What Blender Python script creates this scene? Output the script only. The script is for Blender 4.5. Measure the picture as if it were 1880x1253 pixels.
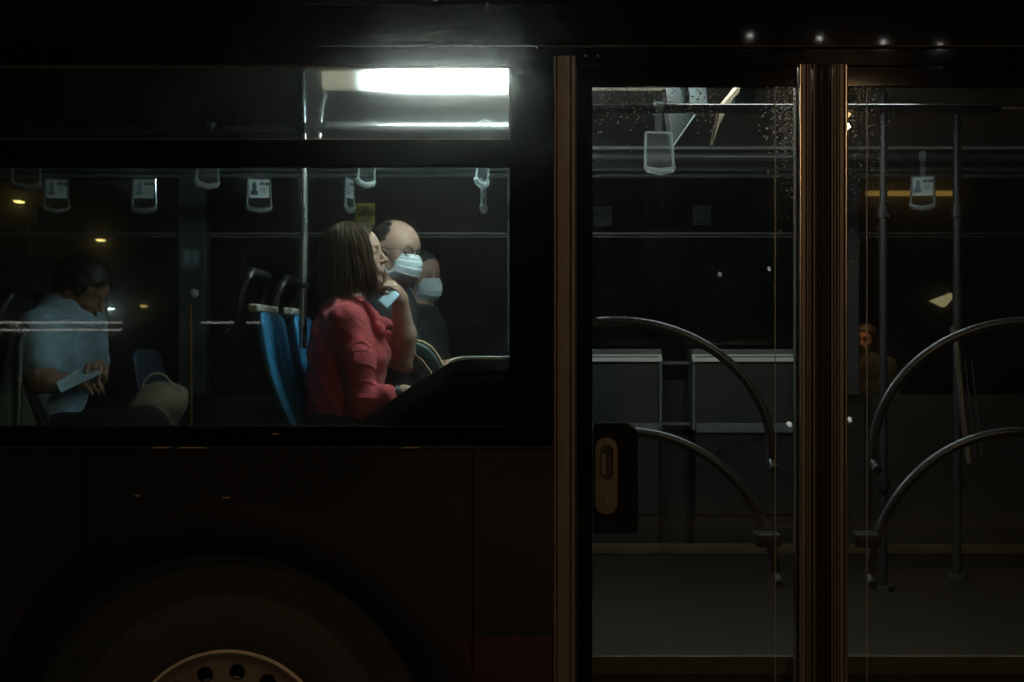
import bpy, math, random
import numpy as np
from mathutils import Vector, Matrix

for _o in list(bpy.data.objects):
    bpy.data.objects.remove(_o, do_unlink=True)
SC = bpy.context.scene
COL = SC.collection
R = math.radians
rng = np.random.default_rng(7)
random.seed(7)

# ------------------------------------------------------------------ camera, sky, light, exposure
CAM_D, CAM_Z, FPX = 4.1, 1.68, 2608.0
cam = bpy.data.cameras.new("camera")
cam.lens, cam.sensor_width = 36.0 * FPX / 1880.0, 36.0
cam.clip_start, cam.clip_end = 0.05, 2000.0
cam.dof.use_dof, cam.dof.focus_distance, cam.dof.aperture_fstop = True, 4.75, 7.0
cam_o = bpy.data.objects.new("camera", cam)
COL.objects.link(cam_o)
cam_o.location = (0.0, -CAM_D, CAM_Z)
cam_o.rotation_euler = (R(90), 0, 0)
SC.camera = cam_o

world = bpy.data.worlds.new("World")
SC.world = world
world.use_nodes = True
_nt = world.node_tree
_nt.nodes.clear()
_sky = _nt.nodes.new("ShaderNodeTexSky")
_sky.sky_type = 'NISHITA'
_sky.sun_disc = False
_sky.sun_elevation, _sky.sun_rotation = R(-6.0), R(200)
_bg = _nt.nodes.new("ShaderNodeBackground")
_bg.inputs[1].default_value = 0.05
_wo = _nt.nodes.new("ShaderNodeOutputWorld")
_nt.links.new(_sky.outputs[0], _bg.inputs[0])
_nt.links.new(_bg.outputs[0], _wo.inputs[0])

moon = bpy.data.lights.new("moon", 'SUN')
moon.energy, moon.angle, moon.color = 0.002, R(0.5), (0.8, 0.9, 1.0)
moon_o = bpy.data.objects.new("moon", moon)
COL.objects.link(moon_o)
moon_o.rotation_euler = (R(50), 0, R(200))

SC.view_settings.view_transform = 'Standard'
SC.view_settings.look = 'None'
SC.view_settings.exposure = 0.0
SC.view_settings.gamma = 1.0
SC.view_settings.use_curve_mapping = False
SC.render.engine = 'CYCLES'
cy = SC.cycles
cy.use_denoising = True   # DENOISE
cy.max_bounces = 6
cy.diffuse_bounces = 3
cy.glossy_bounces = 3
cy.transmission_bounces = 8
cy.transparent_max_bounces = 20
cy.use_adaptive_sampling = True
cy.adaptive_threshold = 0.02
cy.caustics_reflective = False
cy.caustics_refractive = False
cy.sample_clamp_indirect = 4.0
cy.blur_glossy = 0.5

TUBE_EMIT = 46.0       # the fluorescent diffuser over the seats
STREET_W = 165.0        # sodium street lamp on the near pavement


def at(px, py, d):
    """point of the place that the photograph shows at (px, py), d metres in front of the lens"""
    return np.array([(px - 940.0) * d / FPX, d - CAM_D, CAM_Z + (626.5 - py) * d / FPX])


def zz(py, d=4.1):
    return CAM_Z + (626.5 - py) * d / FPX


def xx(px, d=4.1):
    return (px - 940.0) * d / FPX


# ------------------------------------------------------------------ materials
MATS = {}


def node_mat(name):
    m = bpy.data.materials.new(name)
    m.use_nodes = True
    nt = m.node_tree
    nt.nodes.clear()
    out = nt.nodes.new("ShaderNodeOutputMaterial")
    MATS[name] = m
    return m, nt, out


def pmat(name, col, rough=0.5, metal=0.0, var=0.18, scale=14.0, bump=0.0, bscale=60.0, spec=0.5,
         emit=None, estr=0.0, stretch=(1, 1, 1), coat=0.0, sheen=0.0, sss=0.0, rvar=0.12, trans=0.0):
    m, nt, out = node_mat(name)
    N, L = nt.nodes.new, nt.links.new
    b = N("ShaderNodeBsdfPrincipled")
    tc = N("ShaderNodeTexCoord")
    mp = N("ShaderNodeMapping")
    mp.inputs['Scale'].default_value = stretch
    L(tc.outputs['Object'], mp.inputs[0])
    n = N("ShaderNodeTexNoise")
    n.inputs['Scale'].default_value = scale
    n.inputs['Detail'].default_value = 6
    L(mp.outputs[0], n.inputs['Vector'])
    mx = N("ShaderNodeMix")
    mx.data_type = 'RGBA'
    L(n.outputs[0], mx.inputs['Factor'])
    c = np.array(col)
    mx.inputs['A'].default_value = (*np.clip(c * (1 - var), 0, 1), 1)
    mx.inputs['B'].default_value = (*np.clip(c * (1 + var), 0, 1), 1)
    L(mx.outputs['Result'], b.inputs['Base Color'])
    mr = N("ShaderNodeMapRange")
    L(n.outputs[0], mr.inputs[0])
    mr.inputs['To Min'].default_value = max(0.02, rough - rvar)
    mr.inputs['To Max'].default_value = min(1, rough + rvar)
    L(mr.outputs[0], b.inputs['Roughness'])
    b.inputs['Metallic'].default_value = metal
    b.inputs['Specular IOR Level'].default_value = spec
    b.inputs['Coat Weight'].default_value = coat
    b.inputs['Coat Roughness'].default_value = 0.06
    b.inputs['Sheen Weight'].default_value = sheen
    if sss:
        b.inputs['Subsurface Weight'].default_value = sss
        b.inputs['Subsurface Radius'].default_value = (0.012, 0.005, 0.003)
        b.inputs['Subsurface Scale'].default_value = 0.6
    if emit is not None:
        b.inputs['Emission Color'].default_value = (*emit, 1)
        b.inputs['Emission Strength'].default_value = estr
    if bump:
        n2 = N("ShaderNodeTexNoise")
        n2.inputs['Scale'].default_value = bscale
        n2.inputs['Detail'].default_value = 4
        L(mp.outputs[0], n2.inputs['Vector'])
        bp = N("ShaderNodeBump")
        bp.inputs['Strength'].default_value = bump
        bp.inputs['Distance'].default_value = 0.01
        L(n2.outputs[0], bp.inputs['Height'])
        L(bp.outputs[0], b.inputs['Normal'])
    L(b.outputs[0], out.inputs[0])
    return m


def emat(name, col, strength):
    m, nt, out = node_mat(name)
    e = nt.nodes.new("ShaderNodeEmission")
    e.inputs[0].default_value = (*col, 1)
    e.inputs[1].default_value = strength
    nt.links.new(e.outputs[0], out.inputs[0])
    return m


def glass(name, tint, f0=0.07, dust=0.02, specks=0.25, speck_scale=260.0, milk=0.0, rough=0.0, soft=0.0, dcol=(0.75, 0.8, 0.78)):
    """thin pane: tinted see-through, mirror towards grazing angles, real dust that scatters light"""
    m, nt, out = node_mat(name)
    N, L = nt.nodes.new, nt.links.new
    tr = N("ShaderNodeBsdfTransparent")
    tr.inputs[0].default_value = (*tint, 1)
    gl = N("ShaderNodeBsdfGlossy")
    gl.inputs['Roughness'].default_value = rough
    lw = N("ShaderNodeLayerWeight")
    lw.inputs[0].default_value = 0.5
    p = N("ShaderNodeMath")
    p.operation = 'POWER'
    L(lw.outputs['Facing'], p.inputs[0])
    p.inputs[1].default_value = 4.0
    mr = N("ShaderNodeMapRange")
    L(p.outputs[0], mr.inputs[0])
    mr.inputs['To Min'].default_value = f0
    mr.inputs['To Max'].default_value = 0.9
    mix = N("ShaderNodeMixShader")
    L(mr.outputs[0], mix.inputs[0])
    L(tr.outputs[0], mix.inputs[1])
    L(gl.outputs[0], mix.inputs[2])
    # dust: film + specks
    tc = N("ShaderNodeTexCoord")
    vo = N("ShaderNodeTexVoronoi")
    vo.inputs['Scale'].default_value = speck_scale
    L(tc.outputs['Object'], vo.inputs['Vector'])
    ns = N("ShaderNodeTexNoise")
    ns.inputs['Scale'].default_value = 7.0
    ns.inputs['Detail'].default_value = 7
    L(tc.outputs['Object'], ns.inputs['Vector'])
    lt = N("ShaderNodeMapRange")
    L(vo.outputs['Distance'], lt.inputs[0])
    lt.inputs['From Min'].default_value = 0.10
    lt.inputs['From Max'].default_value = 0.22
    lt.inputs['To Min'].default_value = specks
    lt.inputs['To Max'].default_value = 0.0
    gate = N("ShaderNodeMapRange")
    L(vo.outputs['Color'], gate.inputs[0])
    gate.inputs['From Min'].default_value = 0.62
    gate.inputs['From Max'].default_value = 0.9
    mu = N("ShaderNodeMath")
    mu.operation = 'MULTIPLY'
    L(lt.outputs[0], mu.inputs[0])
    L(gate.outputs[0], mu.inputs[1])
    fm = N("ShaderNodeMapRange")
    L(ns.outputs[0], fm.inputs[0])
    fm.inputs['From Min'].default_value = 0.3
    fm.inputs['From Max'].default_value = 0.75
    fm.inputs['To Min'].default_value = dust * 0.35 + milk
    fm.inputs['To Max'].default_value = dust * 1.6 + milk
    ad = N("ShaderNodeMath")
    ad.operation = 'ADD'
    ad.use_clamp = True
    L(mu.outputs[0], ad.inputs[0])
    L(fm.outputs[0], ad.inputs[1])
    tl = N("ShaderNodeBsdfTranslucent")
    tl.inputs[0].default_value = (*dcol, 1)
    df = N("ShaderNodeBsdfDiffuse")
    df.inputs[0].default_value = (*dcol, 1)
    dm = N("ShaderNodeMixShader")
    dm.inputs[0].default_value = 0.35
    L(tl.outputs[0], dm.inputs[1])
    L(df.outputs[0], dm.inputs[2])
    m2 = N("ShaderNodeMixShader")
    L(ad.outputs[0], m2.inputs[0])
    L(mix.outputs[0], m2.inputs[1])
    L(dm.outputs[0], m2.inputs[2])
    last = m2
    if soft:
        # lamp halo put into the pane: some light bends by a few degrees
        rf = N("ShaderNodeBsdfRefraction")
        rf.inputs['Color'].default_value = (*tint, 1)
        rf.inputs['Roughness'].default_value = 0.55
        rf.inputs['IOR'].default_value = 1.10
        m3 = N("ShaderNodeMixShader")
        m3.inputs[0].default_value = soft
        L(m2.outputs[0], m3.inputs[1])
        L(rf.outputs[0], m3.inputs[2])
        last = m3
    L(last.outputs[0], out.inputs[0])
    return m


pmat('asphalt', (0.05, 0.047, 0.043), 0.75, bump=0.4, bscale=90, scale=3)
pmat('paving', (0.22, 0.2, 0.18), 0.8, bump=0.3, bscale=40, scale=2)
pmat('kerbstone', (0.34, 0.31, 0.26), 0.8, bump=0.3, bscale=30)
pmat('yellow_paint', (0.10, 0.07, 0.015), 0.6, bump=0.2)
pmat('body_paint', (0.009, 0.009, 0.0095), 0.4, coat=0.5, var=0.6, scale=3, rvar=0.1, bump=0.03, bscale=5)
pmat('cantrail_paint', (0.004, 0.004, 0.005), 0.03, var=0.2, rvar=0.008)
pmat('arch_plastic', (0.007, 0.007, 0.007), 0.6, var=0.3, spec=0.2)
pmat('rim_lip', (0.85, 0.80, 0.72), 0.4, metal=0.3, var=0.2)
pmat('housing_black', (0.002, 0.002, 0.002), 0.9, spec=0.1)
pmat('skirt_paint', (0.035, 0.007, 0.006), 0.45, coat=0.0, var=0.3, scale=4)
pmat('black_glass', (0.003, 0.003, 0.0033), 0.045, var=0.2, rvar=0.02, spec=0.4)
pmat('rubber', (0.012, 0.012, 0.012), 0.62, bump=0.1, var=0.3)
pmat('tyre_rubber', (0.026, 0.025, 0.024), 0.8, bump=0.3, bscale=50, var=0.35)
pmat('steel_rim', (0.17, 0.15, 0.13), 0.5, metal=0.4, var=0.25, scale=20, bump=0.08)
pmat('dirty_steel', (0.16, 0.15, 0.14), 0.55, metal=0.5, var=0.4, scale=12, bump=0.15)
pmat('aluminium', (0.62, 0.55, 0.45), 0.22, metal=0.9, var=0.2, stretch=(1, 1, 0.06), scale=60)
pmat('glass_edge', (0.30, 0.27, 0.22), 0.5, var=0.5, scale=40)
pmat('ledge_brown', (0.075, 0.055, 0.025), 0.6)
pmat('profile_dull', (0.17, 0.15, 0.12), 0.5, metal=0.45, var=0.35, scale=50, stretch=(1, 1, 0.08))
pmat('lock_plate', (0.14, 0.115, 0.085), 0.45, metal=0.5, var=0.4, scale=40, bump=0.1)
pmat('bright_edge', (0.75, 0.73, 0.68), 0.3, metal=0.3, var=0.1)
pmat('tube_steel', (0.62, 0.66, 0.68), 0.26, metal=0.85, var=0.1)
pmat('painted_rail', (0.09, 0.09, 0.095), 0.3, metal=0.4, var=0.15)
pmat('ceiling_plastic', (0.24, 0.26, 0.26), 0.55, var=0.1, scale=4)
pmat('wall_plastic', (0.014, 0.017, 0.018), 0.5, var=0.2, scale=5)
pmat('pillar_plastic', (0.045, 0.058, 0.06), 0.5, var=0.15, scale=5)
pmat('floor_vinyl', (0.013, 0.010, 0.0055), 0.55, var=0.25, scale=30, bump=0.1)
pmat('dark_plastic', (0.018, 0.018, 0.019), 0.4, var=0.3)
pmat('glossy_black_plastic', (0.008, 0.008, 0.008), 0.2, var=0.4, rvar=0.08, spec=0.4)
pmat('grey_plastic', (0.13, 0.15, 0.15), 0.5, var=0.12)
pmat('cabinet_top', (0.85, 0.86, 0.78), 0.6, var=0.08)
pmat('board_grey', (0.010, 0.017, 0.019), 0.5, var=0.1)
pmat('board_pale', (0.055, 0.07, 0.072), 0.5, var=0.1)
pmat('pole_dark', (0.035, 0.036, 0.038), 0.4, metal=0.3)
pmat('pale_plastic', (0.78, 0.80, 0.74), 0.45, var=0.1)
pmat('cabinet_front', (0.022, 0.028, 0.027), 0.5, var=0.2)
pmat('panel_blue', (0.006, 0.009, 0.011), 0.5, var=0.3)
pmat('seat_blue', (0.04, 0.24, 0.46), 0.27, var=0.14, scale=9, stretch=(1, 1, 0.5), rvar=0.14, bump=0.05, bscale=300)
pmat('seat_blue_shaded', (0.03, 0.05, 0.08), 0.35, var=0.2)  # darker blue for the left seats, their shade put into the colour
pmat('cap_cream', (0.5, 0.46, 0.37), 0.45, var=0.2)
pmat('handle_black', (0.012, 0.012, 0.012), 0.3, var=0.2)
pmat('card_paper', (0.85, 0.88, 0.88), 0.6, var=0.05)
pmat('print_dark', (0.035, 0.05, 0.06), 0.6, var=0.2)
pmat('print_mid', (0.22, 0.32, 0.36), 0.6, var=0.2)
pmat('print_red', (0.5, 0.2, 0.18), 0.6)
pmat('notice_yellow', (0.80, 0.66, 0.08), 0.6, var=0.1)
pmat('notice_green', (0.02, 0.04, 0.028), 0.6, var=0.1)
pmat('pole_yellow', (0.22, 0.11, 0.015), 0.4)
pmat('skin', (0.48, 0.28, 0.20), 0.6, var=0.22, scale=30, sss=0.12, bump=0.06, bscale=220)
pmat('skin_tan', (0.32, 0.175, 0.115), 0.5, var=0.14, scale=30, sss=0.12, bump=0.06, bscale=220)
pmat('lips', (0.42, 0.15, 0.13), 0.4, var=0.1)
pmat('hair_brown_base', (0.030, 0.018, 0.010), 0.55, var=0.4, scale=60, stretch=(1, 1, 0.12), bump=0.3, bscale=160)
pmat('hair_brown', (0.085, 0.052, 0.027), 0.42, var=0.6, scale=90, stretch=(1, 1, 0.1))
def hair_mat(name, c0, c1):
    m, nt, out = node_mat(name)
    N, L = nt.nodes.new, nt.links.new
    b = N("ShaderNodeBsdfPrincipled")
    g = N("ShaderNodeNewGeometry")
    mx = N("ShaderNodeMix")
    mx.data_type = 'RGBA'
    L(g.outputs['Random Per Island'], mx.inputs['Factor'])
    mx.inputs['A'].default_value = (*c0, 1)
    mx.inputs['B'].default_value = (*c1, 1)
    L(mx.outputs['Result'], b.inputs['Base Color'])
    b.inputs['Roughness'].default_value = 0.38
    b.inputs['Specular IOR Level'].default_value = 0.35
    b.inputs['Specular Tint'].default_value = (1.0, 0.8, 0.55, 1)
    L(b.outputs[0], out.inputs[0])


hair_mat('hair_fuzz', (0.008, 0.007, 0.006), (0.045, 0.036, 0.028))
hair_mat('hair_strands', (0.012, 0.007, 0.004), (0.115, 0.06, 0.027))
pmat('hair_black', (0.014, 0.012, 0.010), 0.5, var=0.5, scale=90, bump=0.3, bscale=200)
pmat('red_cloth', (0.46, 0.036, 0.042), 0.8, var=0.16, scale=22, bump=0.25, bscale=420, sheen=0.15)
pmat('dark_cloth', (0.007, 0.010, 0.011), 0.85, var=0.3, scale=18, bump=0.2, bscale=300)
pmat('black_cloth', (0.004, 0.004, 0.005), 0.9, var=0.3)
pmat('grey_cloth', (0.05, 0.055, 0.06), 0.85, var=0.3, scale=18, bump=0.2, bscale=300)
pmat('blue_tshirt', (0.30, 0.43, 0.52), 0.85, var=0.1, scale=12, bump=0.2, bscale=300)
pmat('mask_cloth', (0.78, 0.86, 0.88), 0.8, var=0.05, scale=30, bump=0.12, bscale=500)
pmat('mask_blue', (0.45, 0.62, 0.72), 0.75, var=0.06, bump=0.1, bscale=400)
pmat('bag_green', (0.03, 0.06, 0.055), 0.38, var=0.35, scale=20, bump=0.15, bscale=200)
pmat('bag_trim', (0.42, 0.30, 0.15), 0.5, var=0.2)
pmat('bag_tan', (0.33, 0.26, 0.185), 0.8, var=0.15, bump=0.3)
pmat('black_metal', (0.01, 0.01, 0.01), 0.3, metal=0.3)
pmat('lamp_paint', (0.06, 0.06, 0.06), 0.5, metal=0.4)
pmat('white_paint', (0.75, 0.75, 0.74), 0.45)
pmat('orange_paint', (0.6, 0.25, 0.03), 0.5)
pmat('car_paint', (0.02, 0.02, 0.025), 0.2, coat=0.5)
pmat('building_wall', (0.05, 0.045, 0.04), 0.8, bump=0.3)
pmat('water', (0.85, 0.83, 0.8), 0.28, metal=0.5, var=0.3, scale=80, rvar=0.05)
pmat('orange_jacket', (0.35, 0.06, 0.02), 0.8)
_m, _n, _out = node_mat('tube_light')
_e = _n.nodes.new("ShaderNodeEmission")
_e.inputs[0].default_value = (0.93, 1.0, 0.96, 1)
_tc = _n.nodes.new("ShaderNodeTexCoord")
_sx = _n.nodes.new("ShaderNodeSeparateXYZ")
_mr = _n.nodes.new("ShaderNodeMapRange")
_mr.interpolation_type = 'SMOOTHERSTEP'
_n.links.new(_tc.outputs['Object'], _sx.inputs[0])
_n.links.new(_sx.outputs[0], _mr.inputs[0])
_mr.inputs['From Min'].default_value = xx(640, 4.7)
_mr.inputs['From Max'].default_value = xx(790, 4.7)
_mr.inputs['To Min'].default_value = 0.25
_mr.inputs['To Max'].default_value = TUBE_EMIT * 1.12
_n.links.new(_mr.outputs[0], _e.inputs[1])
_n.links.new(_e.outputs[0], _out.inputs[0])
emat('added_fill_light', (0.93, 1.0, 0.96), TUBE_EMIT * 0.52)
pmat('tube_end', (0.75, 0.68, 0.52), 0.5, emit=(1.0, 0.88, 0.66), estr=0.30)
emat('rail_glow', (1.0, 0.97, 0.88), 4.0)
emat('lamp_white', (1.0, 0.97, 0.9), 45.0)
emat('lamp_amber', (1.0, 0.55, 0.16), 10.0)
emat('lamp_street', (1.0, 0.62, 0.28), 30.0)
emat('headlight_glow', (1.0, 0.97, 0.92), 45.0)
emat('car_headlight', (1.0, 0.97, 0.92), 9.0)
emat('fascia_glow', (1.0, 0.5, 0.1), 0.55)
emat('shade_glow', (1.0, 0.75, 0.35), 0.5)
emat('led_red', (1.0, 0.12, 0.03), 0.12)
glass('pane_clear', (0.70, 0.92, 0.94), 0.06, dust=0.012, specks=0.2, soft=0.12)
glass('pane_hopper', (0.80, 0.92, 0.89), 0.06, dust=0.03, specks=0.5, speck_scale=210, soft=0.30)
glass('pane_smoked', (0.20, 0.25, 0.27), 0.06, dust=0.01, specks=0.15)
glass('pane_door', (0.68, 0.75, 0.75), 0.06, dust=0.004, specks=0.25, speck_scale=230)
glass('pane_far', (0.70, 0.78, 0.80), 0.05, dust=0.004, specks=0.05)
glass('car_glass', (0.2, 0.22, 0.22), 0.08, dust=0.005, specks=0.02)
glass('clear_acrylic', (0.93, 0.96, 0.96), 0.08, dust=0.02, specks=0.1, milk=0.012, rough=0.08)
glass('clear_grip', (0.55, 0.6, 0.6), 0.30, dust=0.15, specks=0.2, milk=0.45, rough=0.12)


# ------------------------------------------------------------------ mesh helpers
ORIG = {}


def origin_of(o):
    return ORIG.get(o.name, np.zeros(3)) if o is not None else np.zeros(3)


def new_obj(name, data, parent=None, origin=None):
    """origin is in world space; children keep their parent's origin"""
    o = bpy.data.objects.new(name, data)
    COL.objects.link(o)
    if parent is not None:
        o.parent = parent
        ORIG[o.name] = origin_of(parent)
    else:
        og = np.zeros(3) if origin is None else np.array(origin, float)
        o.location = og
        ORIG[o.name] = og
    return o


def thing(name, label, cat, loc, group=None):
    o = new_obj(name, None, None, loc)
    o.empty_display_size = 0.1
    return tag(o, label, cat, group)


def tag(o, label=None, cat=None, group=None, kind=None):
    if label:
        o['label'] = label
    if cat:
        o['category'] = cat
    if group:
        o['group'] = group
    if kind:
        o['kind'] = kind
    return o


def mesh_from(name, V, F, mat, smooth=False):
    me = bpy.data.meshes.new(name)
    me.from_pydata([tuple(v) for v in V], [], [tuple(f) for f in F])
    me.materials.append(MATS[mat])
    if smooth:
        me.polygons.foreach_set('use_smooth', np.ones(len(me.polygons), bool))
    me.update()
    return me


class MB:
    def __init__(s):
        s.V, s.F = [], []

    def add(s, V, F):
        k = len(s.V)
        s.V += [np.array(v, float) for v in V]
        s.F += [tuple(i + k for i in f) for f in F]
        return s

    def box(s, x0, x1, y0, y1, z0, z1):
        x0, x1 = sorted((x0, x1))
        y0, y1 = sorted((y0, y1))
        z0, z1 = sorted((z0, z1))
        V = [(x, y, z) for z in (z0, z1) for y in (y0, y1) for x in (x0, x1)]
        F = [(0, 2, 3, 1), (4, 5, 7, 6), (0, 1, 5, 4), (1, 3, 7, 5), (3, 2, 6, 7), (2, 0, 4, 6)]
        return s.add(V, F)

    def pane(s, x0, x1, y, z0, z1):
        x0, x1 = sorted((x0, x1))
        return s.add([(x0, y, z0), (x1, y, z0), (x1, y, z1), (x0, y, z1)], [(0, 1, 2, 3)])

    def prism(s, poly, y0, y1):
        """polygon in (x, z), extruded along y"""
        n = len(poly)
        V = [(p[0], y0, p[1]) for p in poly] + [(p[0], y1, p[1]) for p in poly]
        F = [tuple(range(n)), tuple(range(2 * n - 1, n - 1, -1))]
        F += [(i, i + n, (i + 1) % n + n, (i + 1) % n) for i in range(n)]
        return s.add(V, F)

    def vprism(s, poly, z0, z1):
        """polygon in (x, y), extruded along z"""
        n = len(poly)
        V = [(p[0], p[1], z0) for p in poly] + [(p[0], p[1], z1) for p in poly]
        F = [tuple(range(n - 1, -1, -1)), tuple(range(n, 2 * n))]
        F += [(i, (i + 1) % n, (i + 1) % n + n, i + n) for i in range(n)]
        return s.add(V, F)

    def plate(s, pts, thick):
        """planar polygon in space, with thickness along its normal"""
        P = [np.array(p, float) for p in pts]
        n = np.cross(P[1] - P[0], P[2] - P[0])
        n = n / np.linalg.norm(n) * thick
        k = len(P)
        V = P + [p + n for p in P]
        F = [tuple(range(k)), tuple(range(2 * k - 1, k - 1, -1))]
        F += [(i, i + k, (i + 1) % k + k, (i + 1) % k) for i in range(k)]
        return s.add(V, F)

    def tube(s, pts, r, n=10, caps=True):
        P = [np.array(p, float) for p in pts]
        m = len(P)
        rr = r if hasattr(r, '__len__') else [r] * m
        T = []
        for i in range(m):
            t = P[min(i + 1, m - 1)] - P[max(i - 1, 0)]
            T.append(t / np.linalg.norm(t))
        ref = np.array([0, 0, 1.0]) if abs(T[0][2]) < 0.9 else np.array([1.0, 0, 0])
        u = np.cross(T[0], ref)
        u /= np.linalg.norm(u)
        V, F = [], []
        for i in range(m):
            u = u - T[i] * np.dot(u, T[i])
            u /= np.linalg.norm(u)
            w = np.cross(T[i], u)
            for j in range(n):
                a = 2 * math.pi * j / n
                V.append(P[i] + rr[i] * (math.cos(a) * u + math.sin(a) * w))
        for i in range(m - 1):
            for j in range(n):
                F.append((i * n + j, i * n + (j + 1) % n, (i + 1) * n + (j + 1) % n, (i + 1) * n + j))
        if caps:
            F.append(tuple(range(n - 1, -1, -1)))
            F.append(tuple(range((m - 1) * n, m * n)))
        return s.add(V, F)

    def lathe_y(s, c, prof, n=48):
        """profile of (radius, y) turned about the y axis through c"""
        V, F = [], []
        m = len(prof)
        for j in range(n):
            a = 2 * math.pi * j / n
            for r, y in prof:
                V.append((c[0] + r * math.cos(a), c[1] + y, c[2] + r * math.sin(a)))
        for j in range(n):
            k = (j + 1) % n
            for i in range(m - 1):
                F.append((j * m + i, j * m + i + 1, k * m + i + 1, k * m + i))
        return s.add(V, F)

    def ball(s, c, r, n=8):
        V, F = [], []
        rr = np.array(r if hasattr(r, '__len__') else (r, r, r))
        m = max(4, n // 2)
        for i in range(m + 1):
            t = math.pi * i / m
            for j in range(n):
                a = 2 * math.pi * j / n
                V.append(np.array(c) + rr * np.array([math.sin(t) * math.cos(a), math.sin(t) * math.sin(a), math.cos(t)]))
        for i in range(m):
            for j in range(n):
                F.append((i * n + j, i * n + (j + 1) % n, (i + 1) * n + (j + 1) % n, (i + 1) * n + j))
        return s.add(V, F)

    def build(s, name, mat, parent=None, smooth=False, bevel=0.0, origin=None, auto=True, seg=2):
        og = origin_of(parent) if parent is not None else (np.zeros(3) if origin is None else np.array(origin, float))
        me = mesh_from(name, [v - og for v in s.V], s.F, mat, smooth)
        o = new_obj(name, me, parent, og if parent is None else None)
        if bevel:
            md = o.modifiers.new("bevel", 'BEVEL')
            md.width, md.segments, md.limit_method = bevel, seg, 'ANGLE'
            md.angle_limit = R(40)
            if not smooth:
                me.polygons.foreach_set('use_smooth', np.ones(len(me.polygons), bool))
                w = o.modifiers.new("wn", 'WEIGHTED_NORMAL')
                w.keep_sharp = True
        elif smooth:
            md = o.modifiers.new("split", 'EDGE_SPLIT')
            md.split_angle = R(50)
        return o


def copy_tree(o, parent=None):
    c = o.copy()
    COL.objects.link(c)
    c.parent = parent
    for ch in list(o.children):
        copy_tree(ch, c)
    return c


def struct(o):
    o['kind'] = 'structure'
    return o


# ------------------------------------------------------------------ ground and surroundings
def sheet(name, mat, x0, x1, y0, y1, z):
    m = MB().add([(x0, y0, z), (x1, y0, z), (x1, y1, z), (x0, y1, z)], [(0, 1, 2, 3)])
    return struct(m.build(name, mat))


sheet('ground', 'asphalt', -600, 600, -600, 600, 0.0)
for nm, ya, yb in (('pavement', -60.0, -7.9), ('pavement', 5.6, 16.0)):
    b = MB().box(-80, 80, ya, yb, -0.2, 0.13)
    struct(b.build(nm, 'paving'))
for ya, yb in ((-7.9, -7.72), (5.42, 5.6)):
    struct(MB().box(-80, 80, ya, yb, -0.2, 0.135).build('kerb', 'kerbstone', bevel=0.015))
struct(MB().box(-80, 80, -7.45, -7.33, 0.0, 0.004).build('kerb_line', 'yellow_paint'))

# ------------------------------------------------------------------ the bus
BUS = thing('city_bus', 'dark city bus seen from the side with one lit window and a double door', 'bus', (0, 1.25, 0))
XL, XR, W = -3.3, 3.3, 2.5          # the modelled length and width of the bus
FLOOR, CEIL = 0.75, 2.605
Z_SILL, Z_TRIM = zz(785), zz(822)
Z_LT, Z_HB, Z_HT, Z_ROOF = zz(305), zz(257), zz(120), zz(86)
X_WIN, X_COL0, X_COL1 = xx(937), xx(1016), xx(1056)
WHEEL = np.array([xx(415), 0.0, 0.48])


def P_(name, mb, mat, parent=BUS, **k):
    return mb.build(name, mat, parent, **k)


# lower side with the wheel arch cut out, plus flared lip
arch_r = 0.600
poly = [(XL, 0.28), (XL, Z_TRIM - 0.006)] + [(X_COL0, Z_TRIM - 0.006), (X_COL0, 0.28)]
a0 = math.asin((0.28 - WHEEL[2]) / arch_r)
for i in range(41):
    a = a0 + (math.pi - 2 * a0) * i / 40
    poly.append((WHEEL[0] + arch_r * math.cos(a), WHEEL[2] + arch_r * math.sin(a)))
P_('side_panel', MB().prism(poly, 0.0, 0.02), 'body_paint')
fl = MB()
ring = []
for r, y in ((0.598, 0.05), (0.598, -0.016), (0.612, -0.022), (0.70, -0.012), (0.735, 0.0005)):
    ring.append((r, y))
n = 48
V, F = [], []
for j in range(n + 1):
    a = R(-12) + R(204) * j / n
    for r, y in ring:
        sq = 1.0 + 0.05 * math.cos(a) if r > 0.69 else 1.0
        V.append((WHEEL[0] + r * sq * math.cos(a), y, WHEEL[2] + r * math.sin(a)))
m_ = len(ring)
for j in range(n):
    for i in range(m_ - 1):
        F.append((j * m_ + i, (j + 1) * m_ + i, (j + 1) * m_ + i + 1, j * m_ + i + 1))
fl.add(V, F)
P_('wheel_arch_flare', fl, 'arch_plastic', smooth=True)
P_('wheel_housing', MB().lathe_y((WHEEL[0], 0, WHEEL[2]), [(0.6, 0.03), (0.6, 0.55), (0.02, 0.56)], 48), 'housing_black', smooth=True)
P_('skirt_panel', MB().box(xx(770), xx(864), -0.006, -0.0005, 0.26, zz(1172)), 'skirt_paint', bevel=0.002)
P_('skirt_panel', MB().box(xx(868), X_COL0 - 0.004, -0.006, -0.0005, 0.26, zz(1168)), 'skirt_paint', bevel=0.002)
for px, z0 in ((866, 0.30), (150, 0.30)):
    P_('panel_joint', MB().box(xx(px), xx(px + 3), -0.0008, 0.0, z0 if px > 800 else 1.06, Z_TRIM - 0.012), 'housing_black')
# thin rub rail, its lamp highlights painted on as pale strips
P_('rub_rail', MB().box(XL, X_COL0, -0.008, 0.02, Z_TRIM - 0.005, Z_TRIM + 0.005), 'rubber', bevel=0.003)
for a, b_ in ((283, 314), (330, 380), (738, 772)):
    P_('rail_highlight', MB().box(xx(a), xx(b_), -0.0095, -0.0082, Z_TRIM - 0.0012, Z_TRIM + 0.0012), 'cap_cream')
for a, py, w in ((500, 797, 12), (408, 914, 14), (248, 910, 8)):
    P_('reflector_chip', MB().box(xx(a), xx(a + w), -0.003, -0.0005, zz(py + 1.5), zz(py - 1)), 'bag_trim')
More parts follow.
